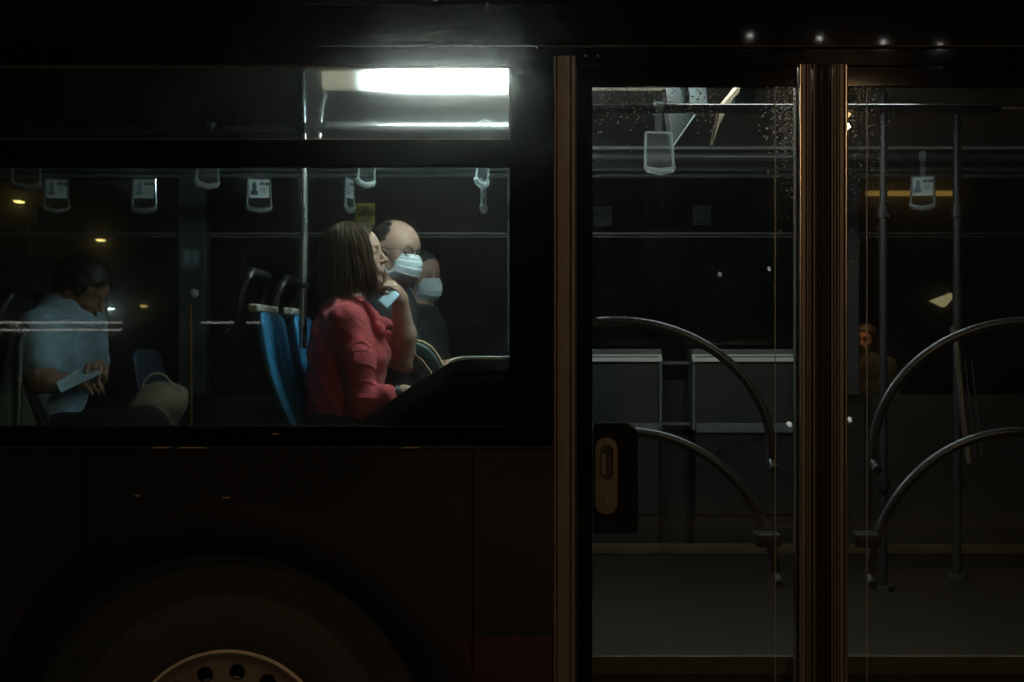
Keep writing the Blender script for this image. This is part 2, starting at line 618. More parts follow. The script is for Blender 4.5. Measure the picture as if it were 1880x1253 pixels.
# black glass surround
SUR = [('sill_band', XL, X_COL0, Z_TRIM + 0.006, Z_SILL), ('middle_band', XL, X_WIN, Z_HB, Z_LT),
       ('header_band', XL, XR, Z_HT, Z_ROOF), ('window_post', X_WIN, X_COL0, Z_SILL, Z_HT)]
for nm, a, b_, c, d in SUR:
    P_(nm, MB().box(a, b_, 0.0, 0.03, c, d), 'black_glass')
# roof cove rising from the header
P_('cantrail', MB().box(XL, XR, 0.0005, 0.02, Z_ROOF + 0.0025, Z_ROOF + 0.12), 'cantrail_paint')
prof = [(0.0, Z_ROOF + 0.121)] + [(0.42 * (1 - math.cos(t)), Z_ROOF + 0.13 + 0.42 * math.sin(t)) for t in np.linspace(0.0, math.pi / 2, 10)]
V, F = [], []
for x in (XL, XR):
    for y, z in prof:
        V.append((x, y, z))
m_ = len(prof)
F = [(i, i + 1, m_ + i + 1, m_ + i) for i in range(m_ - 1)]
P_('roof_panel', MB().add(V, F), 'housing_black', smooth=True)
P_('roof', MB().box(XL, XR, 0.42, W - 0.0, Z_ROOF + 0.54, Z_ROOF + 0.56), 'body_paint')
P_('gutter_strip', MB().box(xx(985), XR, -0.014, 0.0, Z_ROOF - 0.004, Z_ROOF + 0.002), 'rubber', bevel=0.001)
# end walls
for x in (XL - 0.03, XR):
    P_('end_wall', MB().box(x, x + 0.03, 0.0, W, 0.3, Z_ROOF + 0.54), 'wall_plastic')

# hopper window and main window
hop = P_('hopper_window', MB().box(XL, X_WIN, 0.022, 0.03, Z_HB, Z_HB + 0.006).box(X_WIN - 0.006, X_WIN, 0.022, 0.03, Z_HB + 0.006, Z_HT)
         .box(XL, X_WIN - 0.006, 0.022, 0.03, Z_HT - 0.005, Z_HT), 'bright_edge')
P_('pane', MB().pane(xx(556), X_WIN - 0.004, 0.024, Z_HB + 0.004, Z_HT - 0.004), 'pane_hopper', hop)
P_('pane', MB().pane(XL, xx(559), 0.016, Z_HB + 0.004, Z_HT - 0.004), 'pane_smoked', hop)
mw = P_('main_window', MB().box(X_WIN - 0.003, X_WIN, 0.02, 0.03, Z_SILL + 0.004, Z_LT).box(XL, X_WIN, 0.02, 0.03, Z_SILL, Z_SILL + 0.004), 'rubber')
P_('pane', MB().pane(XL, X_WIN - 0.003, 0.022, Z_SILL + 0.004, Z_LT), 'pane_clear', mw)
P_('spacer', MB().box(XL, X_WIN - 0.003, 0.0235, 0.03, Z_LT - 0.003, Z_LT), 'dirty_steel', mw)

# ------------------------------------------------------------------ wheel
wh = P_('wheel', MB().lathe_y(WHEEL, [(0.05, 0.20), (0.28, 0.20), (0.28, 0.24), (0.05, 0.24)], 48), 'dirty_steel', smooth=True)
tp = [(0.292, 0.045), (0.30, 0.028), (0.33, 0.016), (0.37, 0.010), (0.41, 0.012), (0.45, 0.022), (0.478, 0.040), (0.495, 0.065), (0.499, 0.09),
      (0.499, 0.28), (0.46, 0.31), (0.30, 0.3)]
P_('tyre', MB().lathe_y(WHEEL, tp, 72), 'tyre_rubber', wh, smooth=True)
rp = [(0.302, 0.030), (0.3005, 0.022), (0.296, 0.019), (0.290, 0.0195), (0.285, 0.022), (0.278, 0.027), (0.268, 0.0285), (0.255, 0.028), (0.20, 0.024), (0.165, 0.020), (0.155, 0.019)]
P_('rim_lip', MB().lathe_y(WHEEL, [(0.3035, 0.034), (0.3045, 0.020), (0.3010, 0.0125), (0.2965, 0.014), (0.2955, 0.0185)], 96), 'rim_lip', wh, smooth=True)
P_('rim', MB().lathe_y(WHEEL, rp, 72), 'steel_rim', wh, smooth=True)
hub = MB().lathe_y(WHEEL, [(0.155, 0.019), (0.12, 0.016), (0.115, 0.02), (0.09, 0.005), (0.001, 0.0)], 40)
P_('hub', hub, 'dirty_steel', wh, smooth=True)
for k in range(16):
    a = R(83.5 + 22.5 * k)
    c = WHEEL + np.array([0.240 * math.cos(a), 0.0275, 0.240 * math.sin(a)])
    P_('hand_hole', MB().lathe_y(c, [(0.0235, -0.0018), (0.0215, -0.0036), (0.0190, -0.0016), (0.001, -0.0012)], 16), 'housing_black', wh, smooth=True)
for k in range(10):
    a = R(36 * k + 8)
    c = WHEEL + np.array([0.178 * math.cos(a), 0.014, 0.178 * math.sin(a)])
    P_('wheel_nut', MB().lathe_y(c, [(0.001, -0.012), (0.013, -0.01), (0.015, 0.03)], 6), 'dirty_steel', wh)

# ------------------------------------------------------------------ door
D0, D1, DM = xx(1060), xx(1960), xx(1510)
Z_DT, Z_DB = zz(118), 0.36
col = MB()
for (a, b_, y0) in ((1016, 1022, -0.004), (1022, 1046, -0.013), (1047.5, 1056, -0.009)):
    col.box(xx(a), xx(b_), y0, 0.06, 0.30, zz(104))
col.box(xx(1016.5), xx(1055.5), 0.012, 0.055, 0.31, zz(104.5))
P_('door_column', col, 'profile_dull', bevel=0.0025)
for px, py in ((1050, 107), (1075, 103), (1097, 103)):
    p = at(px, py, 4.1)
    P_('screw', MB().ball(p + (0, -0.001, 0), (0.0035, 0.003, 0.0035), 8), 'bright_edge', smooth=True)
P_('door_header', MB().box(X_COL1, XR, 0.004, 0.06, zz(118), zz(104)), 'rubber', bevel=0.002)


P_('door_seal', MB().box(X_COL1 - 0.002, D0 + 0.002, 0.013, 0.06, Z_DB, Z_DT), 'rubber')


def door_leaf(mirror):
    def X(px):
        return xx(1510 - (px - 1510)) if mirror else xx(px)
    Y0, Y1 = 0.012, 0.040
    fr = MB()
    fr.box(X(1060), X(1088), Y0, Y1, Z_DB, Z_DT)                    # hinge side border
    fr.box(X(1088), X(1462), Y0, Y1, zz(157), Z_DT)                 # top border
    fr.box(X(1088), X(1462), Y0, Y1, Z_DB, Z_DB + 0.05)
    leaf = P_('door_leaf', fr, 'black_glass', bevel=0.0015)
    P_('pane', MB().pane(X(1088), X(1462), 0.020, Z_DB + 0.05, zz(157)), 'pane_door', leaf)
    P_('glass_edge', MB().box(X(1424.7), X(1426.2), 0.016, 0.0195, Z_DB + 0.05, zz(160)), 'glass_edge', leaf)
    # ribbed aluminium edge profile
    ed = MB()
    for a, b_, y0 in ((1462, 1464.5, 0.006), (1471, 1479, -0.004), (1480, 1484, -0.007), (1485, 1489, -0.003)):
        ed.box(X(a), X(b_), y0, 0.045, Z_DB, Z_DT)
    P_('edge_profile', ed, 'profile_dull', leaf, bevel=0.0022)
    P_('edge_rib', MB().box(X(1466), X(1470.3), -0.012, 0.045, Z_DB, Z_DT), 'aluminium', leaf, bevel=0.0024)
    P_('edge_rib', MB().box(X(1491.5), X(1495.5), -0.010, 0.045, Z_DB, Z_DT), 'profile_dull', leaf, bevel=0.0018)
    sl = MB()
    for a, b_, y0 in ((1496.5, 1501, 0.004), (1501.5, 1505, 0.010), (1505.5, 1509.3, 0.006)):
        sl.box(X(a), X(b_), y0, 0.04, Z_DB, Z_DT)
    P_('rubber_seal', sl, 'rubber', leaf, bevel=0.002)
    # curved grab rails on the inside of the leaf
    for (cx, cy_, a, b_, t0, t1) in ((1130, 832, 287, 242, 98, -4), (1150, 1082, 276, 289, 96, 5)):
        pts = []
        for t in np.linspace(R(t0), R(t1), 26):
            px, py = cx + a * math.cos(t), cy_ - b_ * math.sin(t)
            q = at(px, py, 4.24)
            if mirror:
                q[0] = 2 * DM * 4.24 / 4.1 - q[0]
            pts.append(q)
        e = pts[-1]
        pts.append(e + (0, -0.05, -0.02))
        s = pts[0]
        pts.insert(0, s + (0, -0.06, 0))
        P_('grab_rail', MB().tube(pts, 0.0145, 12), 'painted_rail', leaf, smooth=True)
    P_('rail_bracket', MB().box(X(1395), X(1440), 0.042, 0.13, zz(1010), zz(985)), 'dark_plastic', leaf, bevel=0.006)
    return leaf


leafL = door_leaf(False)
leafR = door_leaf(True)
# lock box with its steel escutcheon on the left leaf
lk = MB()
c0, c1, r_ = at(1091, 980, 4.1), at(1171, 777, 4.1), 0.035
pl = [(c0[0], c0[2]), (c0[0], c1[2])]
for t in np.linspace(90, 0, 6):
    pl.append((c1[0] - r_ + r_ * math.cos(R(t)), c1[2] - r_ + r_ * math.sin(R(t))))
for t in np.linspace(0, -90, 6):
    pl.append((c1[0] - 0.02 + 0.02 * math.cos(R(t)), c0[2] + 0.02 + 0.02 * math.sin(R(t))))
lock = P_('lock_box', lk.prism(pl, -0.006, 0.055), 'glossy_black_plastic', leafL, bevel=0.004)


def stadium(cx, z0, z1, hw, rnd, n=8):
    p = []
    for t in np.linspace(180, 0, n):
        p.append((cx + hw - rnd + rnd * math.cos(R(t)) if t < 90 else cx - hw + rnd + rnd * math.cos(R(t)), z1 - rnd + rnd * math.sin(R(t))))
    for t in np.linspace(0, -180, n):
        p.append((cx + hw - rnd + rnd * math.cos(R(t)) if t > -90 else cx - hw + rnd + rnd * math.cos(R(t)), z0 + rnd + rnd * math.sin(R(t))))
    return p


ecx = xx(1112.5)
out_ = stadium(ecx, zz(945), zz(803), 0.0325, 0.03)
inn = stadium(ecx + 0.001, zz(880), zz(818), 0.0175, 0.0165)
# plate with a slot: bridge the two outlines
V = [(p[0], -0.016, p[1]) for p in out_] + [(p[0], -0.016, p[1]) for p in inn] + [(p[0], -0.0055, p[1]) for p in out_] + [(p[0], -0.0055, p[1]) for p in inn]
k = len(out_)
F = []
for i in range(k):
    j = (i + 1) % k
    F += [(i, j, k + j, k + i), (i, 2 * k + i, 2 * k + j, j), (k + i, k + j, 3 * k + j, 3 * k + i)]
P_('escutcheon', MB().add(V, F), 'lock_plate', leafL, bevel=0.0025)
P_('slot_back', MB().prism([(p[0], p[1]) for p in inn], -0.0075, -0.0062), 'dark_plastic', leafL)
P_('pull_lever', MB().box(ecx - 0.0155, ecx - 0.0005, -0.014, -0.0075, zz(872), zz(832)), 'steel_rim', leafL, bevel=0.003)
P_('key_cylinder', MB().lathe_y((ecx + 0.003, -0.016, zz(921)), [(0.011, 0.0), (0.0105, -0.003), (0.007, -0.0035), (0.006, -0.001), (0.001, -0.001)], 20), 'dirty_steel', leafL, smooth=True)

# raindrops on the door glass: too many to pick apart, joined
dm = MB()
k = 0
while k < 2300:
    if rng.random() < 0.55:
        px, py = rng.normal(1450, 22), 118 + abs(rng.normal(0, 110))
        if px > 1461 or px < 1330:
            continue
    elif rng.random() < 0.5:
        px, py = 1560 + abs(rng.normal(0, 38)), 125 + abs(rng.normal(0, 115))
        if px > 1720:
            continue
    else:
        px, py = rng.uniform(1090, 1330), 160 + abs(rng.normal(0, 40))
    if py > 620:
        continue
    r = abs(rng.normal(0.0, 0.0010)) + 0.0005
    p = at(px, py, 4.1)
    dm.ball((p[0], 0.019 if py > 157 or True else 0.011, p[2]), (r, r * 0.7, r * 1.15), 6)
    k += 1
P_('raindrops', dm, 'water', leafL, smooth=True)['kind'] = 'stuff'

# ------------------------------------------------------------------ interior shell
P_('floor', MB().box(XL, XR, 0.10, W - 0.04, FLOOR - 0.04, FLOOR), 'floor_vinyl')
P_('step_nosing', MB().box(D0, XR, 0.075, 0.0995, FLOOR - 0.05, FLOOR + 0.003), 'yellow_paint', bevel=0.003)
P_('step_riser', MB().box(D0, XR, 0.09, 0.0995, 0.36, FLOOR - 0.05), 'dark_plastic')
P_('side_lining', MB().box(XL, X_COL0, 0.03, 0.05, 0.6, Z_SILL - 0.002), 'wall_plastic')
P_('ceiling', MB().box(XL, XR, 0.05, 2.12, CEIL, CEIL + 0.02), 'ceiling_plastic')
P_('ceiling_cove', MB().add([(x, y, z) for x in (XL, XR) for y, z in ((2.12, CEIL), (2.36, 2.598), (2.46, 2.575))], [(0, 1, 4, 3), (1, 2, 5, 4)]), 'ceiling_plastic', smooth=True)
P_('cove_trim', MB().box(XL, XR, 2.435, 2.462, 2.562, 2.576), 'pale_plastic', bevel=0.003)
for xs in (-2.05, -0.45, 1.15, 2.75):
    P_('ceiling_joint', MB().box(xs, xs + 0.012, 0.05, 2.1, CEIL - 0.004, CEIL), 'wall_plastic')
# far side: header, lower wall, posts and panes
ZF_T, ZF_S = Z_HT, Z_SILL
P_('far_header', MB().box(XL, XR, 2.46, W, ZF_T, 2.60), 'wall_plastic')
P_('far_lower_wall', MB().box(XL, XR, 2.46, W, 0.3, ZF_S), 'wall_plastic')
posts = [xx(q, 6.58) for q in (-830, -235, 360, 955, 1545, 2135)]
for x in posts:
    P_('far_post', MB().box(x - 0.062, x + 0.062, 2.39, W + 0.001, ZF_S + 0.001, ZF_T - 0.001), 'pillar_plastic', bevel=0.006)
for i in range(len(posts) - 1):
    a, b_ = posts[i] + 0.062, posts[i + 1] - 0.062
    fr = MB().box(a, b_, 2.425, 2.438, zz(431, 6.53), zz(427, 6.53)).box(a, b_, 2.428, 2.44, zz(436, 6.53), zz(434, 6.53))
    w = P_('far_window', fr, 'dirty_steel')
    P_('pane', MB().add([(a, 2.496, ZF_S + 0.002), (b_, 2.496, ZF_S + 0.002), (b_, 2.425, ZF_T - 0.002), (a, 2.425, ZF_T - 0.002)], [(0, 1, 2, 3)]), 'pane_far', w)
for z in (ZF_T - 0.012, ZF_T - 0.04):
    P_('blind_roller', MB().tube([(XL, 2.40, z), (XR, 2.40, z)], 0.011, 8), 'grey_plastic', smooth=True)

# ceiling light: lit diffuser between end caps that have a faint painted glow
d_ = 4.7
lx0, lx1, lx2, lx3 = xx(593, d_), xx(652, d_), xx(1082, d_), xx(1222, d_)
lz0, lz1 = zz(163, d_), zz(136, d_)
lamp = P_('ceiling_light', MB().box(lx0 - 0.02, lx3 + 0.02, 0.555, 0.66, lz1 + 0.002, CEIL - 0.001), 'pale_plastic', bevel=0.004)
P_('diffuser', MB().box(lx1, lx2, 0.57, 0.645, lz0, lz1), 'tube_light', lamp)
P_('end_cap', MB().box(lx0, lx1 - 0.001, 0.572, 0.643, lz0 + 0.001, lz1), 'tube_end', lamp)
P_('end_cap', MB().box(lx2 + 0.001, lx3, 0.572, 0.643, lz0 + 0.001, lz1), 'tube_end', lamp)

# second unit added over the door, unseen, to light the passengers from ahead
l2 = P_('ceiling_light', MB().box(xx(1235, d_), xx(1700, d_), 0.50, 0.70, CEIL - 0.014, CEIL - 0.0005), 'pale_plastic', bevel=0.004)
P_('diffuser', MB().box(xx(1250, d_), xx(1685, d_), 0.53, 0.67, CEIL - 0.018, CEIL - 0.0145), 'added_fill_light', l2)

# rails and poles
RZ = 2.42
near_y, far_y, door_y = 0.80, 1.50, 0.42
xa = xx(598, 4.9)


def rail(name, pts, r=0.015, mat='tube_steel', par=BUS):
    return P_(name, MB().tube(pts, r, 12), mat, par, smooth=True)


rail('overhead_rail', [(xa, near_y, RZ), (xx(1010, 4.9), near_y, RZ)], 0.0165)
rail('overhead_rail', [(XL, near_y, RZ - 0.012), (xx(548, 4.9), near_y, RZ - 0.012)], 0.0165)
P_('rail_joint', MB().tube([(xx(548, 4.9), near_y, RZ - 0.008), (xa + 0.004, near_y, RZ - 0.004)], 0.021, 12), 'painted_rail', smooth=True)
rail('overhead_rail', [(XL, far_y, 2.405), (XR, far_y, 2.405)], 0.0165, 'painted_rail')
rail('overhead_rail', [(xx(1045, 4.52), door_y, zz(200, 4.52)), (XR, door_y, zz(200, 4.52))], 0.015, 'painted_rail')
rail('rail_hanger', [at(596, 172, 4.95), at(590, 200, 4.93), at(586, 245, 4.9), at(585, 256, 4.9)], 0.0115)
gp = [at(553, 100, 4.9), at(555, 170, 4.9), at(557, 240, 4.9), at(558, 400, 4.9), at(556, 560, 4.9), at(556, 640, 4.9)]
rail('grab_pole', gp, [0.0135] * 6)
P_('pole_clamp', MB().tube([at(556, 520, 4.9), at(556, 530, 4.9)], 0.024, 14), 'dark_plastic', smooth=True, bevel=0.003)
# poles seen through the right door leaf
for px, top, bot, d, r in ((1622, 60, 1010, 5.3, 0.0145), (1757, 60, 1066, 5.55, 0.017)):
    a, b_ = at(px, top, d), at(px, bot, d)
    b_[2] = FLOOR
    a[2] = CEIL
    po = rail('grab_pole', [a, b_], r, 'pole_dark')
    P_('foot_flange', MB().tube([b_, b_ + (0, 0, 0.02)], 0.038, 16), 'painted_rail', po, smooth=True)
    for zc in (zz(390, d), zz(890, d)):
        P_('clamp', MB().tube([(a[0], a[1], zc - 0.02), (a[0], a[1], zc + 0.02)], r + 0.009, 14), 'dark_plastic', po, smooth=True)
sr = [at(1748, 600, 5.0), at(1757, 640, 5.0), at(1768, 760, 5.0), at(1780, 850, 5.0)]
rail('slanted_rail', sr, 0.012, 'aluminium')
for dx in (0, 12):
    rail('bell_cable', [at(1772 + dx, 660, 5.5), at(1780 + dx, 740, 5.5), at(1788 + dx, 802, 5.5), at(1790 + dx, 840, 5.5)], 0.0025, 'painted_rail')
a, b_ = at(350, 558, 5.9), at(351, 800, 5.9)
yp = rail('thin_pole', [a, b_ * (1, 1, 0) + (0, 0, FLOOR)], 0.007, 'pole_yellow')
P_('pole_cap', MB().ball(at(357, 539, 5.9), (0.019, 0.014, 0.019), 10), 'pale_plastic', yp, smooth=True)
rail('reflection_tube', [at(52, 596, 4.95), at(44, 608, 4.95), at(38, 630, 4.95), at(36, 700, 4.95), at(35, 772, 4.95), at(30, 800, 4.95), at(28, 860, 4.95)], 0.011)  # made-up tube in place of a curved reflection in the window

# stickers on the far side
stk = P_('pillar_notice', MB().box(xx(337, 6.52), xx(371, 6.52), 2.386, 2.3885, zz(494, 6.52), zz(458, 6.52)), 'grey_plastic')
for a, b_, c, d in ((341, 352, 462, 482), (357, 367, 462, 482), (340, 368, 487, 489)):
    P_('print', MB().box(xx(a, 6.52), xx(b_, 6.52), 2.384, 2.3855, zz(d, 6.52), zz(c, 6.52)), 'print_mid', stk)
yn = P_('yellow_notice', MB().box(xx(655, 6.58), xx(691, 6.58), 2.414, 2.4165, zz(416, 6.58), zz(376, 6.58)), 'notice_yellow')
sm = MB()
c = at(673, 385.5, 6.58)
for k in range(3):
    a = R(30 + 60 * k)
    dx, dz = math.cos(a) * 0.014, math.sin(a) * 0.014
    nx, nz = -math.sin(a) * 0.0022, math.cos(a) * 0.0022
    sm.prism([(c[0] - dx - nx, c[2] - dz - nz), (c[0] + dx - nx, c[2] + dz - nz), (c[0] + dx + nx, c[2] + dz + nz), (c[0] - dx + nx, c[2] - dz + nz)], 2.4115 - k * 0.0003, 2.4135)
    for sgn in (-1, 1):
        sm.ball((c[0] + sgn * dx * 0.75, 2.4125, c[2] + sgn * dz * 0.75), (0.0045, 0.0008, 0.0045), 6)
P_('snowflake_symbol', sm, 'print_dark', yn)
for py, x0, x1 in ((396, 660, 686), (399, 660, 686), (404, 663, 683), (407, 663, 683)):
    P_('text_line', MB().box(xx(x0, 6.58), xx(x1, 6.58), 2.412, 2.4135, zz(py + 0.8, 6.58), zz(py - 0.3, 6.58)), 'print_dark', yn)
for px, py in ((94, 400), (1285, 398), (1105, 400)):
    g = P_('green_notice', MB().box(xx(px - 17, 6.58), xx(px + 17, 6.58), 2.414, 2.4165, zz(py + 18, 6.58), zz(py - 18, 6.58)), 'notice_green')
    P_('text_line', MB().box(xx(px - 11, 6.58), xx(px + 11, 6.58), 2.412, 2.4135, zz(py + 6, 6.58), zz(py + 4, 6.58)), 'print_mid', g)
on = P_('orange_notice', MB().box(xx(390, 6.3), xx(452, 6.3), 2.27, 2.28, zz(225, 6.3), zz(166, 6.3)), 'pole_yellow')
P_('stop_indicator', MB().box(xx(797, 6.5), xx(815, 6.5), 2.39, 2.41, zz(609, 6.5), zz(602, 6.5)), 'led_red')

# cabinets opposite the door
def cabinet(px0, px1, d=6.25):
    x0, x1 = xx(px0, d), xx(px1, d)
    y = d - CAM_D
    zt, zb, zl = zz(642, d), zz(790, d), zz(664, d)
    c = P_('cabinet', MB().box(x0 + 0.012, x1 - 0.012, y + 0.02, y + 0.19, zb, zt - 0.03), 'cabinet_front', bevel=0.004)
    P_('plinth', MB().box(x0 + 0.012, x1 - 0.012, y + 0.02, y + 0.19, FLOOR, zb - 0.001), 'panel_blue', c)
    P_('top_ledge', MB().prism([(x0, zl), (x1, zl), (x1, zt), (x0, zt)], y + 0.035, y + 0.20).add([], []), 'grey_plastic', c, bevel=0.004)
    sl = MB().add([(x0, y, zl), (x1, y, zl), (x1, y + 0.06, zt + 0.0005), (x0, y + 0.06, zt + 0.0005), (x0, y + 0.03, zl - 0.004), (x1, y + 0.03, zl - 0.004)],
                  [(0, 1, 2, 3), (0, 4, 5, 1), (0, 3, 4), (1, 5, 2)])
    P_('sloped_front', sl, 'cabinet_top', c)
    for xe in (x0, x1 - 0.012):
        P_('edge_strip', MB().box(xe, xe + 0.0119, y + 0.006, y + 0.195, zb, zl - 0.005), 'grey_plastic', c, bevel=0.002)
    P_('lower_ledge', MB().box(x0 + 0.013, x1 - 0.013, y - 0.015, y + 0.0195, zb - 0.012, zb + 0.03), 'grey_plastic', c, bevel=0.004)
    P_('kick_panel', MB().box(x0 + 0.013, x1 - 0.013, y + 0.003, y + 0.0195, zz(945, d), zb - 0.013), 'panel_blue', c, bevel=0.003)
    return c


cabinet(950, 1216)
P_('skirting', MB().box(D0 - 0.3, XR, 2.10, 2.12, FLOOR + 0.0005, FLOOR + 0.045), 'ledge_brown', bevel=0.004)
cabinet(1272, 1470)
for py in (664, 777):
    P_('tie_bar', MB().box(xx(1217, 6.3), xx(1271, 6.3), 2.24, 2.26, zz(py + 6, 6.3), zz(py, 6.3)), 'grey_plastic', bevel=0.003)
P_('kick_panel', MB().box(xx(1217, 6.3), xx(1271, 6.3), 2.30, 2.32, FLOOR, zz(700, 6.3)), 'panel_blue')

# hanging panels under the ceiling seen through the door
d_ = 4.72
hb = P_('ceiling_board', MB().plate([at(1219, 130, d_), at(1226, 200, d_), at(1236, 268, d_), at(1274, 214, d_ + 0.12), at(1301, 200, d_ + 0.18), at(1296, 130, d_ + 0.18)][::-1], 0.02), 'board_grey', bevel=0.002)
P_('board_label', MB().plate([at(1263, 140, d_ + 0.06), at(1268, 196, d_ + 0.07), at(1299, 199, d_ + 0.14), at(1294, 140, d_ + 0.14)][::-1], 0.004), 'board_pale', hb)
P_('board_rim', MB().tube([at(1219, 130, d_ - .01), at(1226, 200, d_ - .01), at(1236, 268, d_ - .01), at(1275, 212, d_ + 0.1)], 0.0025, 6), 'grey_plastic', hb)
bl = P_('ceiling_blade', MB().plate([at(1356, 150, d_), at(1318, 196, d_), at(1303, 266, d_ + .1), at(1316, 226, d_ + .1), at(1325, 196, d_ + .1), at(1352, 168, d_ + .1)], 0.012), 'bag_tan', bevel=0.002)
P_('ceiling_board', MB().plate([at(1350, 130, d_ + .4), at(1349, 198, d_ + .4), at(1385, 198, d_ + .5), at(1386, 130, d_ + .5)][::-1], 0.015), 'board_grey', bevel=0.002)

# moulded black box beside the door, with a pale top edge
pd = [(690, 1000), (690, 762), (705, 745), (760, 706), (822, 668), (838, 661), (856, 658), (1012, 658), (1012, 1000)]
d_ = 4.16
pbox = [(xx(a, d_), zz(b_, d_)) for a, b_ in pd]
bx = P_('wheel_box_cover', MB().prism(pbox, 0.055, 0.42), 'glossy_black_plastic', bevel=0.006)
P_('edge_trim', MB().tube([at(a, b_ - 1, 4.15) for a, b_ in ((826, 666), (840, 661), (858, 658.5), (900, 658.5), (1010, 659))], 0.0052, 8), 'pale_plastic', bx, smooth=True)


# ------------------------------------------------------------------ seats
def seat(px_top_rear, py_top, d_near, width=0.43, blue='seat_blue', handle=True):
    x0 = xx(px_top_rear, d_near)
    zt = zz(py_top, d_near)
    y0 = d_near - CAM_D
    prof = [(0.0, 0.0), (0.012, -0.10), (0.03, -0.20), (0.068, -0.30), (0.118, -0.40), (0.17, -0.50), (0.2, -0.56)]
    th = 0.046
    V, F = [], []
    nu = 9
    for i, (dx, dz) in enumerate(prof):
        for side in (0, 1):
            for j in range(nu):
                u = j / (nu - 1)
                e = abs(2 * u - 1)
                dish = 0.020 * (1 - e ** 3) if side else 0.0
                rd = 0.012 * (e ** 8) * (1 if side else -1)
                top = -0.02 * e ** 6 if i == 0 else 0
                V.append((x0 + dx + (th - dish - rd if side else -rd), y0 + width * u, zt + dz + top))
    m2 = 2 * nu
    for i in range(len(prof) - 1):
        for j in range(nu - 1):
            a = i * m2 + j
            F.append((a, a + 1, a + m2 + 1, a + m2))
            a = i * m2 + nu + j
            F.append((a, a + m2, a + m2 + 1, a + 1))
        a = i * m2
        F.append((a, a + m2, a + m2 + nu, a + nu))
        a = i * m2 + nu - 1
        F.append((a, a + nu, a + m2 + nu, a + m2))
    for i in (0, len(prof) - 1):
        for j in range(nu - 1):
            a = i * m2 + j
            F.append((a, a + nu, a + nu + 1, a + 1) if i == 0 else (a, a + 1, a + nu + 1, a + nu))
    st = P_('seat', MB().box(x0 + 0.10, x0 + 0.56, y0 + 0.03, y0 + width - 0.03, FLOOR, FLOOR + 0.30), 'dark_plastic', bevel=0.01)
    bk = P_('backrest', MB().add(V, F), blue, st, smooth=True)
    md = bk.modifiers.new("sub", 'SUBSURF')
    md.levels = md.render_levels = 2
    bk.modifiers.move(1, 0) if len(bk.modifiers) > 1 else None
    cz = zt - 0.56
    P_('cushion', MB().prism([(x0 + 0.19, cz - 0.03), (x0 + 0.19, cz + 0.04), (x0 + 0.45, cz + 0.06), (x0 + 0.60, cz + 0.075), (x0 + 0.63, cz + 0.05), (x0 + 0.62, cz - 0.01)], y0 + 0.01, y0 + width - 0.01), blue, st, bevel=0.02)
    P_('pedestal', MB().box(x0 + 0.24, x0 + 0.48, y0 + 0.12, y0 + width - 0.12, FLOOR + 0.301, cz - 0.031), 'dark_plastic', st)
    if handle:
        P_('top_cap', MB().box(x0 - 0.022, x0 + 0.012, y0 + 0.03, y0 + width - 0.03, zt - 0.006, zt + 0.02), 'cap_cream', st, bevel=0.008, seg=3)
        hx = x0 - 0.03
        ht = 0.125
        pts = [(hx - 0.035, y0 + 0.04, zt - 0.04), (hx - 0.02, y0 + 0.04, zt + 0.05), (hx, y0 + 0.05, zt + ht - 0.03), (hx + 0.012, y0 + 0.075, zt + ht),
               (hx + 0.012, y0 + width - 0.075, zt + ht), (hx, y0 + width - 0.05, zt + ht - 0.03), (hx - 0.02, y0 + width - 0.04, zt + 0.05), (hx - 0.035, y0 + width - 0.04, zt - 0.04)]
        P_('grab_handle', MB().tube(pts, 0.0155, 10), 'handle_black', st, smooth=True)
    return st


seat(464, 569, 4.55, 0.46)                       # where the woman sits
seat(528, 575, 5.02, 0.43)                 # beside it, by the aisle
seat(640, 575, 5.85, 0.43)
seat(20, 600, 4.98, 0.43, 'seat_blue_shaded')
seat(232, 640, 5.45, 0.43, 'seat_blue_shaded', False)


